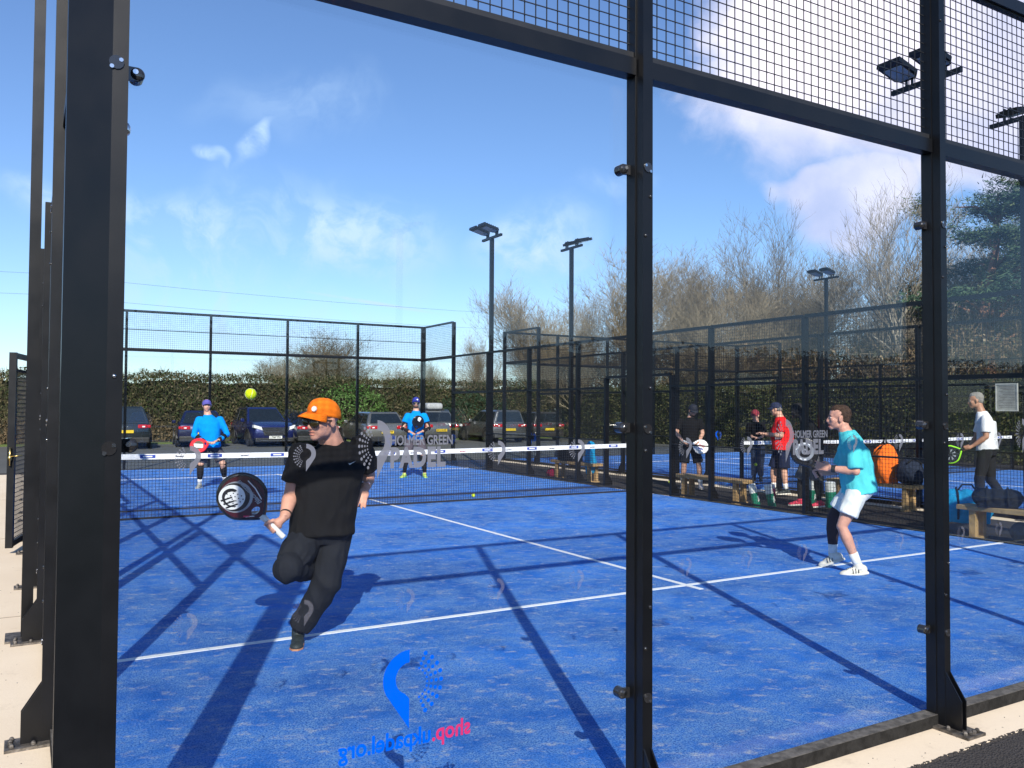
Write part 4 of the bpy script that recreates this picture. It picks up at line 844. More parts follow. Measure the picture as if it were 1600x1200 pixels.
    if beard is not None: bb = MB(); bb.ell(P(.045, 0, -.082), (.052*hs, .058*hs, .040*hs), 16, 9, X); bb.ell(P(.0, 0, -.06), (.045*hs, .064*hs, .03*hs), 14, 9, X); bake(bb, 'beard', beard, root, vox*.8, 1, .002, 60)
    if shades_: shades(P, X, root, shades_[0], shades_[1], hs)
    else:
        for q in (-1, 1):
            e = MB(); e.ell(P(.079, q*.031, .000), (.009*hs, .013*hs, .0065*hs), 10, 7, X); e = e.build('eye', EYE, root, smooth=True); e2 = MB(); e2.ell(P(.087, q*.031, .000), (.003*hs, .005*hs, .0055*hs), 8, 6, X); e2.build('iris', IRIS, e)
            e = MB(); e.tube([P(.090, q*.014, .022), P(.092, q*.032, .026), P(.080, q*.050, .020)], [.0035*hs, .004*hs, .002*hs], 6); e.build('eyebrow', hair or IRIS, root)
    l = MB(); g_ = .010 if mouth else .001; l.ell(P(.0865, 0, -.062+g_*.5), (.010*hs, .023*hs, .0050*hs), 12, 7, X); l.ell(P(.0845, 0, -.0765-g_), (.010*hs, .021*hs, .0060*hs), 12, 7, X); l.build('lips', LIP, root, smooth=True)
    if mouth: l = MB(); l.ell(P(.0850, 0, -.070), (.009*hs, .017*hs, .010*hs), 12, 7, X); l.build('mouth', MOUTH, root)
    return root, P, X, J, sh
def band(root, a, b, r, w, m, name='wristband', t=.0):
    a, b = V(a), V(b); d = (b-a).normalized(); MB().tube([a-d*w/2, a-d*w/2, a+d*w/2, a+d*w/2], [r*.9, r, r, r*.9], 16).build(name, m, root, smooth=False)
# rackets -----------------------------------------------------------
def racket(label, root_loc, rz, hand, axis, nrm, face, edge, grip, deco=None, k=1.0, holes=True, cat='racket'):
    r = empty('racket', root_loc, rz, label=label, cat=cat); Y = V(axis).normalized(); Z = V(nrm); Z = (Z-Y*Z.dot(Y)).normalized(); X = Y.cross(Z); O = V(hand)-Y*.06*k
    T = lambda x, y, z: tuple(O+(X*x+Y*y+Z*z)*k)
    out = []
    for q in range(40):
        a = 2*math.pi*q/40; x = .130*math.sin(a); y = .325-.135*math.cos(a)
        if y < .27: f = (.27-y)/.09; x *= max(.40, 1-.60*min(1, f)**1.6); y -= .035*min(1, f)**2
        out.append((x, y))
    thr = [(.026*math.cos(2*math.pi*q/16)*(1.15), .212+.020*math.sin(2*math.pi*q/16)) for q in range(16)]
    hl = []
    if holes:
        for ix in range(-3, 4):
            for iy in range(-3, 4):
                if (abs(ix)+abs(iy)) <= 4 and (ix+iy) % 2 == 0: hl.append([(ix*.021+.0052*math.cos(-2*math.pi*q/7), .33+iy*.021+.0052*math.sin(-2*math.pi*q/7)) for q in range(7)])
    pl = MB().plate([out, thr]+hl, -.018, .018, T); f_ = pl.build('face', face, r)
    e = MB(); rim = out+[out[0], out[1]]; e.tube([T(x*1.01, .30+(y-.30)*1.01, 0) for x, y in rim], .0195*k, 6, False); e.build('frame', edge, r, smooth=True)
    h = MB(); h.tube([T(0, .165, 0), T(0, .12, 0), T(0, .0, 0), T(0, -.02, 0), T(0, -.03, 0)], [.024*k, .018*k, .0175*k, .0175*k, .020*k], 12); h.build('handle', grip, r, smooth=True)
    if deco: deco(T, f_)
    return r
BRED = mat('maroon_lacquer', (.06, .006, .011), .25, spec=.7); RBLK = mat('black_lacquer', (.012, .012, .014), .25, spec=.7); RWHT = mat('white_lacquer', (.75, .75, .76), .3, spec=.7); RSIL = mat('silver_lacquer', (.33, .35, .38), .3, .3); GRIPW = mat('white_grip_tape', (.72, .72, .72), .8); GRIPK = mat('black_grip_tape', (.02, .02, .02), .8); RPNK = mat('pink_lacquer', (.6, .02, .09), .3)
def ellp(cx, cy, rx, ry, a0=0, a1=360, n=28, rot=0):
    P = []
    for k in range(n+(0 if a1-a0 >= 360 else 1)): a = R(a0+(a1-a0)*k/n); x, y = rx*math.cos(a), ry*math.sin(a); P.append((cx+x*math.cos(rot)-y*math.sin(rot), cy+x*math.sin(rot)+y*math.cos(rot)))
    return P
def deco_m1(T, f):
    def add(nm, m, loops, lv): MB().plate(loops, .018+lv*.0004, .0186+lv*.0004, T).build(nm, m, f)
    add('pattern_silver', RSIL, [ellp(-.024, .352, .098, .096)], 1); add('pattern_black', RBLK, [ellp(-.030, .357, .088, .088)], 2); add('pattern_white', RWHT, [ellp(-.042, .368, .078, .076)], 3)
    add('pattern_ring', RBLK, [ellp(-.044, .366, .055, .060, 20, 250)+ellp(-.046, .360, .042, .046, 20, 250)[::-1]], 4); add('pattern_centre', RWHT, [ellp(-.050, .352, .034, .040)], 5)
    for q in range(3): a = [(-.112+q*.004, .338+q*.026), (-.050+q*.004, .312+q*.026), (-.046+q*.004, .320+q*.026), (-.110+q*.004, .349+q*.026)]; add('stripe', RBLK, [a], 6+q*.2)
    for cx, cy in [(-.07+.022*i+.008*(j % 2), .315+.022*j) for i in range(4) for j in range(5)]: add('dot', RBLK, [ellp(cx, cy, .0042, .0042, n=7)], 7)
    mb = MB(); add_mesh(mb, text_mesh('Black crown', .038, .0003, .0012, 'LEFT', font_shear=.2), lambda x, y, z: T(.052-y, .225+x, .0196+z)); mb.build('lettering', RSIL, f)
    for q, m in ((0, RWHT), (1, BRED), (2, RBLK)): add('curve', m, [[(.070+q*.008, .24), (.076+q*.008, .24), (.096+q*.006, .31), (.098+q*.006, .38), (.092+q*.006, .38), (.090+q*.006, .315)]], 3+q*.3)
    add('label_strip', RWHT, [[(-.070, .222), (-.030, .190), (-.027, .194), (-.066, .228)]], 3); add('label_strip', RPNK, [[(-.078, .232), (-.050, .208), (-.046, .214), (-.072, .238)]], 4)
def deco_m2(T, f):
    def add(nm, m, loops, lv): MB().plate(loops, .018+lv*.0004, .0186+lv*.0004, T).build(nm, m, f)
    add('pattern_ring', RSIL, [ellp(0, .33, .095, .098), ellp(0, .33, .064, .066)[::-1]], 1); add('pattern_centre', RSIL, [ellp(0, .33, .030, .030), ellp(0, .33, .014, .014)[::-1]], 1)
    for a in (30, 60, 95, 130, 215, 245): c, s = math.cos(R(a)), math.sin(R(a)); add('mark', RWHT, [[(c*.092-s*.012, .33+s*.092+c*.012), (c*.080-s*.014, .33+s*.080+c*.014), (c*.078+s*.010, .33+s*.078-c*.010), (c*.092+s*.008, .33+s*.092-c*.008)]], 3)
def deco_w(T, f):
    MB().plate([[(-.06, .28), (-.02, .28), (.02, .40), (-.03, .40)]], .018, .0188, T).build('pattern_red', RPNK, f); MB().plate([[(.02, .26), (.055, .29), (.06, .38), (.03, .38)]], .018, .0188, T).build('pattern_blue', NBL, f)
def deco_r(T, f):
    MB().plate([ellp(0, .33, .085, .09)], .018, .0186, T).build('pattern_dark', mat('olive_lacquer', (.10, .08, .05), .4), f); MB().plate([[(-.07, .27), (.0, .25), (.05, .40), (-.03, .41)]], .0188, .0194, T).build('pattern_white', RWHT, f)
def deco_g(T, f):
    for a in range(0, 360, 45): c, s = math.cos(R(a)), math.sin(R(a)); MB().plate([[(c*.03-s*.008, .33+s*.03+c*.008), (c*.085-s*.016, .33+s*.085+c*.016), (c*.085+s*.012, .33+s*.085-c*.012)]], .018, .0188, T).build('pattern_white', RSIL, f)

BLKC = cloth('black_sports_shirt', (.008, .008, .010)); BLKT = cloth('charcoal_track_trousers', (.013, .015, .022), .8); BLUC = cloth('blue_shirt', (.0, .26, .74)); TEAL = cloth('turquoise_shirt', (.09, .58, .62)); WHTC = cloth('white_shorts', (.74, .76, .74)); WSOCK = cloth('white_sock', (.78, .78, .77))
ORNG = cloth('orange_cap_cloth', (.95, .20, .012)); GUM = mat('gum_sole', (.42, .19, .10), .6); DSH = mat('dark_shoe', (.02, .028, .03), .6); WSH = mat('cream_shoe', (.70, .66, .58), .6, bump=.1); BRN = mat('brown_hair', (.055, .028, .016), .8, bump=.4, bscale=200); GRYH = mat('grey_hair', (.24, .225, .21), .8, bump=.4, bscale=200); LENSB = mat('amber_lens', (.05, .035, .012), .08, .4, spec=1.0); DGREY = cloth('dark_grey_shorts', (.07, .065, .08)); LEGG = cloth('black_leggings', (.018, .016, .018)); REDC = cloth('red_shirt', (.75, .018, .02)); WSHC = cloth('white_tee', (.76, .77, .80)); NAVY = cloth('navy_cloth', (.012, .018, .05))
# player in black
j = dict(head=(0.145, -.10, 1.495), neck=(0.215, 0.03, 1.350), chest=(0.193, 0.03, 1.13), pel=(0.151, 0.0, 0.771), s1=(0.010, -0.02, 1.275), e1=(-0.052, -0.03, 1.000), w1=(-0.090, -0.185, 0.862), h1=(-0.166, -0.2, 0.805), s2=(0.415, 0.08, 1.325), e2=(0.478, 0.25, 1.09), w2=(0.446, 0.13, 1.012), h2=(0.415, 0.08, 0.93),
 hp1=(0.062, 0.0, 0.72), k1=(-0.062, -0.26, 0.556), a1=(0.111, 0.14, 0.47), t1=(0.147, 0.15, 0.29), hp2=(0.225, 0.02, 0.72), k2=(0.187, -0.06, 0.415), a2=(0.005, 0.02, 0.085), t2=(-0.006, -0.14, 0.05))
G1 = (1.45, 2.89); rz1 = -.2799; rax = (-.66, -.10, .70)
person('man in black sportswear and orange cap lunging on one leg to hit the ball', G1, rz1, j, BLKC, BLKT, (-.74, -.66, -.10), sleeve=.72, skin=SKIN2, hs=1.15, vox=.007, hands=(None, ((0, -1, .1), 1, .25)), grips=(((-.158, -.205, .808), rax), None), hat=(ORNG, WHTC, .085, False, False, .92), shades_=(LENSB, TRIM), shoe=DSH, sole=GUM, build=1.17, belly=.03, seed=3, head_up=(.12, 0, 1), wr=.013, trw=1.12)
R1 = [o for o in col.objects if o.name == 'person'][0]; band(R1, (-.083, -.158, .887), (-.05, -.03, 1.0), .037, .012, TRIM); band(R1, (.449, .140, 1.03), (.478, .25, 1.09), .036, .006, CHR, 'bracelet')
sw = MB(); sw.prism([(-.022, .0), (-.012, -.010), (.03, .016), (-.010, -.003)], 0, .002, lambda x, y, z: (.335+x, -.128-z, 1.205+y)); sw.build('chest_logo', NETW, R1)
racket('maroon and black racket with white pattern in the hand of the orange capped man', (*G1, 0), rz1, (-.158, -.205, .808), rax, (-.12, -1, -.05), BRED, RBLK, GRIPW, deco_m1, 1.04, True)
# player in turquoise
j = dict(head=(-0.060, 0.0, 1.500), neck=(0.012, 0.0, 1.385), chest=(0.085, 0.0, 1.12), pel=(0.125, 0.0, 0.81), s1=(0.075, -0.165, 1.275), e1=(0.092, -0.24, 0.995), w1=(-0.130, -0.2, 1.012), h1=(-0.235, -0.17, 1.030), s2=(0.03, 0.165, 1.275), e2=(-0.060, 0.22, 1.0), w2=(-0.172, 0.10, 0.945), h2=(-0.242, 0.05, 0.955),
 hp1=(0.095, -0.09, 0.76), k1=(-0.035, -0.14, 0.455), a1=(0.105, -0.12, 0.095), t1=(-.02, -0.16, 0.035), hp2=(0.04, 0.09, 0.75), k2=(-0.12, 0.1, 0.49), a2=(-0.122, 0.12, 0.15), t2=(-0.25, 0.16, 0.05))
G2 = (6.82, 2.78); rz2 = -.9074; r2ax = (-.46, -.10, .88)
p2 = person('man in turquoise shirt and white shorts crouching ready near the right black post', G2, rz2, j, TEAL, WHTC, (-1, -.22, .02), sleeve=.92, leg='shorts', short_f=.62, skin=SKIN2, hs=1.02, vox=.007, hands=(((0, 1, -.25), -1, .35, 0), None), grips=(None, ((-.262, .05, .935), r2ax)), hair=BRN, shoe=WSH, sole=WSH, sock=WSOCK, seed=8, mouth=True, head_up=(.1, 0, 1), extra=dict(stripes=TRIM), belly=.02, legw=.98, wr=.012, trw=1.0)
band(p2[0], V((-0.105, -.204, 1.010)), (.09, -.24, .995), .034, .038, TRIM, 'watch')
q = MB(); q.tube([V(j['hp2']).lerp(V(j['k2']), .55), V(j['k2']), V(j['k2']).lerp(V(j['a2']), .3), V(j['k2']).lerp(V(j['a2']), .72)], [.078, .058, .061, .046], 14); q.build('leg_sleeve', cloth('purple_brown_sleeve', (.045, .032, .042)), p2[0], smooth=True)
racket('black and grey racket held by the man in turquoise', (*G2, 0), rz2, (-.262, .05, .935), r2ax, (.10, -1, .05), RBLK, RBLK, GRIPK, deco_m2, .95)
# far players
j = dict(head=(-0.032, 0.0, 1.60), neck=(-0.006, 0.0, 1.43), chest=(0.021, 0.0, 1.21), pel=(0.051, 0.0, 0.83), s1=(-0.175, 0.0, 1.335), e1=(-0.254, -0.1, 1.02), w1=(-0.054, -0.3, 0.905), h1=(0.015, -0.36, 0.90), s2=(0.225, 0.0, 1.335), e2=(0.350, -0.1, 1.04), w2=(0.190, -0.3, 0.93), h2=(0.129, -0.36, 0.91), hp1=(-0.05, 0.0, 0.78), k1=(-0.128, -0.1, 0.42), a1=(-0.136, 0.02, 0.09), t1=(-0.18, -0.12, 0.04), hp2=(0.148, 0.0, 0.78), k2=(0.285, -0.08, 0.44), a2=(0.325, 0.15, 0.13), t2=(0.34, 0.0, 0.05))
p3 = person('man in blue long shirt and purple visor waiting across the net, left', (2.95, 14.4), -.1795, j, BLUC, DGREY, (.10, -1, -.02), long_sleeve=True, leg='shorts', short_f=.75, vox=.011, hands=(((0, 0, -1), 1, .9), ((0, 0, -1), -1, .9)), hat=(mat('purple_visor', (.10, .09, .38), .8), None, .06, False, False, .8), hair=BRN, hair_style='back', shoe=mat('grey_shoe', (.32, .33, .31), .6), sole=WSH, sock=WSOCK, build=1.10, seed=12, belly=.02)
for k, a in (('k1', 'a1'), ('k2', 'a2')): q = MB(); q.tube([V(j[k])+V((0, 0, .04)), V(j[k]).lerp(V(j[a]), .3), V(j[k]).lerp(V(j[a]), .72)], [.068, .067, .048], 12); q.build('legging', LEGG, p3[0], smooth=True)
for e, w in (('e1', 'w1'), ('e2', 'w2')): q = MB(); q.tube([V(j[e]).lerp(V(j[w]), .3), V(j[e]).lerp(V(j[w]), .95)], [.056, .042], 12); q.build('under_sleeve', LEGG, p3[0], smooth=True)
racket('red racket with white pattern held by the man in the visor', (2.95, 14.4, 0), -.1795, (.11, -.36, .90), (-.96, -.12, -.22), (-.1, -.8, .45), mat('red_lacquer', (.72, .02, .03), .3), mat('red_edge', (.7, .02, .03), .3), GRIPK, deco_r, 1.05)
j = dict(head=(0.083, 0.0, 1.69), neck=(0.085, 0.0, 1.52), chest=(0.087, 0.0, 1.28), pel=(0.077, 0.0, 0.90), s1=(-0.105, 0.0, 1.41), e1=(-0.205, -0.05, 1.11), w1=(-0.054, -0.28, 1.04), h1=(0.003, -0.33, 1.02), s2=(0.275, 0.0, 1.41), e2=(0.375, -0.05, 1.12), w2=(0.235, -0.25, 1.05), h2=(0.173, -0.3, 1.03), hp1=(-0.03, 0.0, 0.85), k1=(-0.125, -0.08, 0.46), a1=(-0.165, 0.0, 0.09), t1=(-0.24, -0.14, 0.04), hp2=(0.19, 0.0, 0.85), k2=(0.265, -0.08, 0.46), a2=(0.29, 0.0, 0.09), t2=(0.32, -0.15, 0.04))
GSH = mat('lime_shoe', (.45, .60, .12), .6)
p4 = person('man in blue tee and blue cap standing across the net behind the club sign', (7.45, 14.85), -.4092, j, BLUC, cloth('purple_grey_shorts', (.095, .08, .095)), (.02, -1, -.02), sleeve=.55, leg='shorts', short_f=.80, vox=.011, hands=(((0, 0, -1), 1, .9), ((0, 0, -1), -1, .9)), hat=(mat('blue_cap', (.02, .03, .26), .8), WHTC, .06), beard=mat('stubble', (.10, .06, .045), .9), shades_=(RBLK, TRIM), shoe=GSH, sole=mat('cyan_sole', (.05, .42, .50), .6), build=1.08, seed=15)
for k, a in (('k1', 'a1'), ('k2', 'a2')): q = MB(); q.tube([V(j[k])+V((0, 0, .05)), V(j[k]).lerp(V(j[a]), .3), V(j[k]).lerp(V(j[a]), .9)], [.066, .066, .042], 12); q.build('legging', LEGG, p4[0], smooth=True)
for s, e, w in (('s1', 'e1', 'w1'), ('s2', 'e2', 'w2')): q = MB(); q.tube([V(j[s]).lerp(V(j[e]), .5), V(j[e]), V(j[e]).lerp(V(j[w]), .95)], [.058, .050, .040], 12); q.ell(j[e], (.05, .05, .05)); q.build('under_sleeve', LEGG, p4[0], smooth=True)
racket('dark racket with a white tip held in front of the man in the blue cap', (7.45, 14.85, 0), -.4092, (.055, -.34, 1.02), (.30, .05, .95), (.35, -.9, 0), RBLK, RBLK, GRIPK, lambda T, f: MB().plate([[(-.03, .36), (.03, .34), (.05, .42), (.0, .45), (-.04, .42)]], .018, .019, T).build('pattern_white', RWHT, f), .95)
# people beside the courts
j = dict(head=(0.100, -.05, 1.555), neck=(0.057, 0.0, 1.43), chest=(0.044, 0.0, 1.22), pel=(0.044, 0.0, 0.86), s1=(-0.140, 0.0, 1.345), e1=(-0.221, -0.05, 1.10), w1=(-0.100, -0.2, 0.95), h1=(-0.031, -0.24, 0.90), s2=(0.240, 0.0, 1.345), e2=(0.290, -0.05, 1.09), w2=(0.23, -0.2, 0.96), h2=(0.18, -0.25, 0.91), hp1=(-0.04, 0.0, 0.81), k1=(-0.075, -0.05, 0.45), a1=(-0.095, 0.0, 0.09), t1=(-0.107, -0.15, 0.04), hp2=(0.140, 0.0, 0.81), k2=(0.22, -0.05, 0.46), a2=(0.25, 0.05, 0.09), t2=(0.28, -0.1, 0.04))
person('bearded man in black tee, shorts and dark cap looking down behind the wooden bench', (11.4, 10.1), -.7353, j, BLKC, BLKT, (.45, -.8, -.55), sleeve=.7, leg='shorts', short_f=.85, vox=.011, hands=(((0, 0, -1), 1, .9), ((0, 0, -1), -1, .9)), hat=(mat('dark_cap', (.012, .016, .03), .8), None, .07), beard=mat('dark_beard', (.03, .018, .012), .9), shoe=mat('pale_shoe', (.55, .50, .50), .6), sole=WSH, sock=WSOCK, seed=18)
racket('white racket with blue and red marks held by the bearded man in the dark cap', (11.4, 10.1, 0), -.7353, (.00, -.25, .92), (.92, .0, -.30), (.15, -1, .25), RWHT, RWHT, GRIPW, deco_w, 1.0)
j = dict(head=(0.060, 0.0, 1.59), neck=(0.135, 0.0, 1.455), chest=(0.168, 0.0, 1.25), pel=(0.180, 0.0, 0.86), s1=(0.165, -0.165, 1.36), e1=(0.150, -0.22, 1.09), w1=(-0.110, -0.2, 1.12), h1=(-0.20, -0.18, 1.14), s2=(0.125, 0.16, 1.35), e2=(-0.01, 0.2, 1.09), w2=(-0.158, 0.1, 1.11), h2=(-0.228, 0.06, 1.126), hp1=(0.195, -0.09, 0.80), k1=(0.199, -0.1, 0.44), a1=(0.232, -0.1, 0.09), t1=(0.100, -0.13, 0.04), hp2=(0.115, 0.1, 0.80), k2=(0.01, 0.1, 0.43), a2=(0.015, 0.1, 0.09), t2=(-0.12, 0.1, 0.04))
person('man in red shirt, navy shorts and navy cap seen from the side between the courts', (12.13, 8.55), -.8305, j, REDC, NAVY, (-1, .1, -.22), sleeve=.75, leg='shorts', short_f=.88, vox=.011, hands=(((0, 0, -1), 1, .8), ((0, 0, -1), -1, .8)), hat=(mat('navy_cap', (.012, .02, .06), .8), None, .07), hair=GRYH, hair_style='back', shoe=DSH, sole=WSH, sock=WSOCK, build=1.12, belly=.05, seed=21)
j = dict(head=(-0.051, 0.0, 1.45), neck=(-0.038, 0.0, 1.32), chest=(-0.025, 0.0, 1.14), pel=(0.001, 0.0, 0.82), s1=(-0.17, 0.0, 1.255), e1=(-0.23, 0.0, 1.04), w1=(-0.106, -0.2, 0.98), h1=(-0.052, -0.2, 0.97), s2=(0.10, 0.0, 1.255), e2=(0.15, 0.0, 1.04), w2=(0.082, -0.2, 0.98), h2=(0.042, -0.2, 0.97), hp1=(-0.06, 0.0, 0.77), k1=(-0.068, -0.05, 0.42), a1=(-0.083, 0.0, 0.09), t1=(-0.109, -0.15, 0.04), hp2=(0.062, 0.0, 0.77), k2=(0.064, -0.05, 0.42), a2=(0.063, 0.0, 0.09), t2=(0.063, -0.15, 0.04))
person('small figure in black top and maroon cap standing beyond the man in red', (13.9, 10.6), -.814, j, BLKC, cloth('denim', (.04, .06, .11)), (-.4, -.9, -.2), long_sleeve=True, vox=.012, hands=(((0, 0, -1), 1, .8), ((0, 0, -1), -1, .8)), hat=(mat('maroon_cap', (.22, .02, .035), .8), None, .06), shoe=DSH, sole=WSH, hair=BRN, hair_style='back', seed=24)
j = dict(head=(-.075, 0.0, 1.56), neck=(0.045, 0.0, 1.43), chest=(0.105, 0.0, 1.23), pel=(0.15, 0.0, 0.85), s1=(0.13, -0.17, 1.32), e1=(0.12, -0.2, 1.06), w1=(-.02, -0.25, 0.98), h1=(-0.08, -0.26, 0.96), s2=(0.08, 0.17, 1.32), e2=(0.0, 0.2, 1.06), w2=(-0.07, 0.1, 0.97), h2=(-0.13, 0.06, 0.95), hp1=(0.19, -0.08, 0.80), k1=(0.23, -0.1, 0.43), a1=(0.264, -0.05, 0.09), t1=(0.14, -0.1, 0.04), hp2=(0.10, 0.1, 0.79), k2=(-0.018, 0.1, 0.42), a2=(-0.039, 0.1, 0.09), t2=(-0.17, 0.1, 0.04))
person('figure in black hooded top, grey shorts and pink shoes half hidden by a black post', (10.95, 6.85), -.8582, j, cloth('black_hoodie', (.016, .017, .018)), cloth('grey_shorts_two', (.12, .12, .125)), (-1, 0, -.25), long_sleeve=True, leg='shorts', short_f=1.0, vox=.011, skin=mat('dark_leggings', (.02, .018, .018), .8), hands=(((0, 0, -1), 1, .8), ((0, 0, -1), -1, .8)), hair=mat('black_hair', (.012, .010, .009), .8), shoe=mat('pink_shoe', (.75, .05, .10), .6), sole=WSH, build=1.12, belly=.03, seed=27)
j = {k: (v[0]-.75, v[1], v[2]) for k, v in dict(head=(0.642, 0.0, 1.735), neck=(0.719, 0.0, 1.58), chest=(0.785, 0.0, 1.37), pel=(0.790, 0.0, 1.03), s1=(0.765, -0.16, 1.475), e1=(0.765, -0.21, 1.19), w1=(0.605, -0.2, 1.06), h1=(0.52, -0.18, 1.03), s2=(0.735, 0.16, 1.47), e2=(0.66, 0.2, 1.18), w2=(0.58, 0.12, 1.06), h2=(0.52, 0.08, 1.02), hp1=(0.76, -0.09, 0.96), k1=(0.68, -0.1, 0.55), a1=(0.69, -0.05, 0.09), t1=(0.55, -0.05, 0.04), hp2=(0.815, 0.09, 0.95), k2=(0.839, 0.1, 0.53), a2=(1.02, 0.15, 0.26), t2=(1.03, 0.12, 0.10)).items()}
person('grey haired man in white tee and black trousers walking past the benches at the right', (12.41, 4.67), -.9904, j, WSHC, cloth('black_trousers', (.014, .015, .018)), (-1, -.12, -.12), sleeve=.78, skin=SKIN3, hair=GRYH, shoe=mat('white_shoe', (.7, .72, .7), .6), sole=mat('green_sole', (.10, .42, .22), .6), hands=(None, ((0, 0, -1), -1, .8)), grips=(((-.235, -.185, 1.03), (-.9, .1, -.35)), None), vox=.010, seed=30)
racket('lime green racket in the hand of the man in the white tee', (12.41, 4.67, 0), -.9904, (-.235, -.185, 1.03), (-.80, .0, -.42), (.15, -1, .15), RBLK, mat('lime_lacquer', (.30, .75, .03), .3), GRIPK, deco_g, .95)

# ------------------------------------------------------------------ balls
BALL = mat('tennis_felt', (.80, .98, .01), .9, bump=.3, bscale=300, var=.05)
def ball(x, y, z, label, r=.033):
    b = MB(); b.ell((0, 0, 0), (r, r, r), 24, 16); o = b.build('ball', BALL, None, True, (x, y, z)); tag(o, label, 'ball', 'balls in play'); s = MB()
    pts = []
    for k in range(41): t = 2*math.pi*k/40; a = .44; p = Vector((math.cos(t)*a+math.cos(3*t)*(1-a)*.5, math.sin(t)*a-math.sin(3*t)*(1-a)*.5, .85*math.sin(2*t)*.8)); pts.append(p.normalized()*(r+.0003))
    s.tube(pts, r*.03, 5, False); s.build('seam', RWHT, o)
ball(1.285, 3.6, 1.67, 'yellow ball in the air left of the orange cap', .041); ball(6.75, 10.5, .033, 'yellow ball on the blue turf just behind the net'); ball(11.5, 10.75, .06, 'yellow green ball near the post, left of the bearded man', .035); ball(13.2, 10.0, .42, 'pale ball seen between the legs of the bearded man')

# ------------------------------------------------------------------ benches, bags, bottles
WOOD = mat('bench_wood', (.42, .27, .12), .75, var=.25, scale=9, bump=.3); 
def bench(x, y, rz, L, label, h=.37):
    r = empty('bench', (x, y, -.06), rz, label=label, cat='bench', group='low wooden benches between the courts')
    for q in (-.075, .075): bevel(MB().box((-L/2, q-.068, h), (L/2, q+.068, h+.06)).build('seat_plank', WOOD, r), .006)
    for e in (-1, 1):
        for q in (-1, 1): MB().box((e*(L/2-.20)-.04, q*.09-.035, 0.04), (e*(L/2-.20)+.04, q*.09+.035, h)).build('leg', WOOD, r)
        MB().box((e*(L/2-.20)-.04, -.16, 0), (e*(L/2-.20)+.04, .16, .04)).build('foot_rail', WOOD, r)
    return r
bench(10.55, 8.5, R(90), 1.7, 'wooden bench in front of the bearded man, left of the green topped bags'); bench(10.75, 13.1, R(90), 1.7, 'farthest wooden bench, under a black bag and blue jacket'); bench(12.3, 6.5, R(90), 1.7, 'wooden bench under the orange and navy bags'); bench(10.42, 2.75, R(90), 2.1, 'nearest wooden bench at the right edge, under the blue and black bags')
def bag(x, y, z, w, d, h, rz, label, m, strapm, seed=1, round_=False, pocket=None, handle=True, cat='bag'):
    r = empty('sports_bag', (x, y, z), rz, label=label, cat=cat); b = MB()
    if round_: b.ell((0, 0, h*.5), (w/2, d/2, h/2), 20, 12); b.ell((0, 0, h*.35), (w/2*1.02, d/2*1.02, h*.33), 20, 12)
    else:
        for q in (-.28, 0, .28): b.ell((w*q, 0, h*.48), (w*.26, d*.5, h*.5), 18, 11)
        b.box((-w*.42, -d*.42, 0), (w*.42, d*.42, h*.6))
    bake(b, 'bag_body', m, r, .012, 4, .014, 9, seed)
    if handle: MB().tube([(-w*.2, 0, h*.92), (-w*.1, 0, h*1.12), (w*.1, 0, h*1.12), (w*.2, 0, h*.92)], .012, 7).build('handle', strapm, r, smooth=True)
    for q in (-.22, .22): s = MB(); s.tube([(w*q, -d*.46, h*.1), (w*q, -d*.535, h*.45), (w*q, -d*.40, h*.86), (w*q, 0, h*1.02), (w*q, d*.4, h*.86)], .014, 6); s.build('strap', strapm, r, smooth=True)
    if pocket: s = MB(); s.ell((0, -d*.44, h*.34), (w*.20, d*.14, h*.22), 14, 9); s.build('pocket', pocket, r, smooth=True)
    return r
NVB = cloth('navy_bag', (.02, .028, .05)); ORB = cloth('orange_bag', (.85, .17, .02)); BLB = cloth('bright_blue_bag', (.01, .30, .60)); BKB = cloth('black_bag', (.014, .015, .018)); GYB = cloth('grey_bag', (.10, .10, .10))
bag(12.3, 6.28, .37, .34, .36, .66, R(60), 'tall orange racket bag with black marks on the bench behind the man in turquoise', ORB, BKB, 2, pocket=cloth('dark_orange', (.25, .05, .02)))
bag(12.28, 5.82, .37, .42, .36, .42, R(80), 'navy rucksack beside the orange bag, next to the right black post', NVB, BKB, 3, round_=True)
bag(10.72, 3.92, .10, .58, .32, .44, R(-50), 'bright blue holdall with black handles behind the nearest bench', BLB, BKB, 4); bag(10.42, 3.35, .37, .52, .30, .24, R(-60), 'crumpled black bag lying on the nearest bench', BKB, BKB, 5, handle=False)
bag(10.62, 2.9, -.06, .75, .28, .26, R(90), 'grey holdall with a pale stripe under the nearest bench', GYB, BKB, 6, pocket=WSOCK); bag(10.75, 13.35, .37, .75, .32, .34, R(90), 'black bag on the farthest bench', BKB, BKB, 7); bag(10.75, 14.1, -.06, .34, .22, .20, R(70), 'small crimson bag on the ground by the farthest bench', cloth('crimson_bag', (.32, .01, .06)), BKB, 9, handle=False)
jk = MB(); jk.prism([(-.16, .0), (-.10, .40), (.02, .46), (.12, .38), (.20, .02), (.12, -.28), (-.08, -.25)], -.03, .05, lambda x, y, z: (z, x, y)); jk = bake(jk, 'jacket', BLB, None, .012, 4, .012, 9, 3); jk.location = (10.72, 12.5, .40); tag(jk, 'bright blue jacket thrown over the end of the farthest bench', 'jacket')
GRN = mat('green_tube', (.01, .20, .12), .4); WTB = mat('white_tube', (.70, .74, .72), .4)
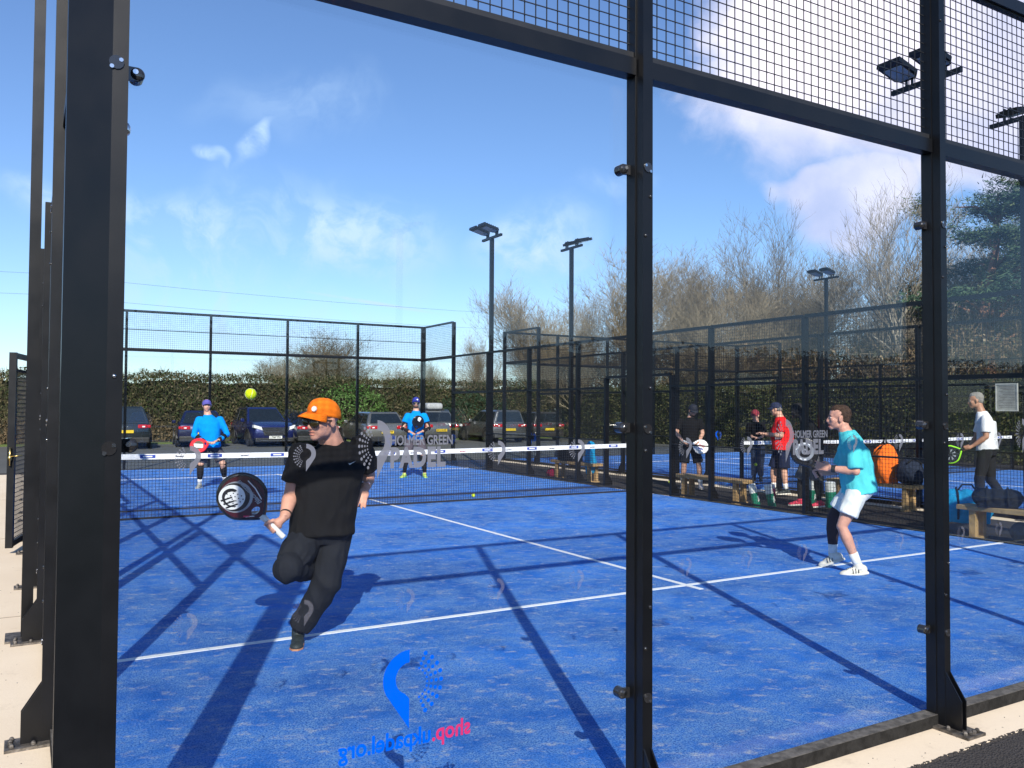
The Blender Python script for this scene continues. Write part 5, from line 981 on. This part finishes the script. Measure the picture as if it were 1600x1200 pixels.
def tube_bag(x, y, lean, label, h=.40, w=.062):
    r = empty('ball_tube', (x, y, -.06), R(30), label=label, cat='ball tube', group='green and white ball tubes by the benches'); r.rotation_euler = (R(lean), R(lean*.6), R(20))
    MB().tube([(0, 0, 0), (0, 0, .01), (0, 0, h*.62)], [w*.95, w, w], 16).build('tube', GRN, r); MB().tube([(0, 0, h*.62), (0, 0, h*.97), (0, 0, h)], [w*1.01, w*1.01, w*.8], 16).build('lid', WTB, r); s = MB(); s.prism([(-.03, -.05), (.03, -.02), (.015, .06), (-.02, .05)], w*.2, w+.002, lambda a, b, c: (a, -c, h*.35+b)); s.build('mark', WTB, r)
tube_bag(10.50, 7.40, -12, 'green and white ball tube leaning beside the wooden bench'); tube_bag(10.62, 7.18, -10, 'green and white ball tube leaning second from the bench'); tube_bag(11.5, 7.15, 3, 'green and white ball tube standing at the feet of the hooded figure', .44, .075); tube_bag(11.55, 6.75, -3, 'green and white ball tube standing just left of the turquoise man', .44, .085)
r = empty('drinks_bottle', (11.7, 8.15, -.06), label='pink and white drinks bottle on the ground by the legs of the man in red', cat='bottle'); MB().tube([(0, 0, 0), (0, 0, .17), (0, 0, .2)], [.042, .042, .03], 14).build('bottle_body', mat('pink_plastic', (.65, .05, .12), .3), r, smooth=True); MB().tube([(0, 0, .2), (0, 0, .25), (0, 0, .28)], [.03, .03, .014], 12).build('bottle_top', RWHT, r)
sg = empty('notice_board', (CX2-.12, 4.47, 1.785), label='grey framed notice hanging on the mesh behind the man in the white tee', cat='notice'); MB().box((-.012, -.155, -.20), (.0, .155, .20)).build('panel', mat('notice_paper', (.30, .31, .29), .6), sg)
f = MB(); f.box((-.02, -.165, .19), (0.002, .165, .21)); f.box((-.02, -.165, -.21), (.002, .165, -.19)); f.box((-.02, -.165, -.19), (.002, -.15, .19)); f.box((-.02, .15, -.19), (.002, .165, .19)); f.build('notice_frame', mat('notice_frame', (.42, .43, .41), .5), sg)
f = MB()
for k in range(14): f.box((-.0135, -.12, .16-k*.024), (-.012, .12-.03*(k % 3), .167-k*.024))
f.build('small_print', mat('faint_print', (.14, .14, .14), .7), sg)
pw = MB()
for q, zz in ((0, 11.6), (1, 10.0)):
    pts = [(-60+12*k, 70, zz-.6*math.sin(math.pi*((k % 5)/5))) for k in range(11)]; pw.tube(pts, .012, 4)
tag(pw.build('overhead_wire', TRIM), 'thin dark overhead wires crossing the sky at the far left', 'wire')
hedge('hedge', 'dark hedge added behind the camera to darken what the glass reflects low down', -30, -27, 160, -24, 4.2, HEDGE2, 9000, 7, ['t'], .3, .2)  # added out of view, so the glass mirrors something dark near the horizon
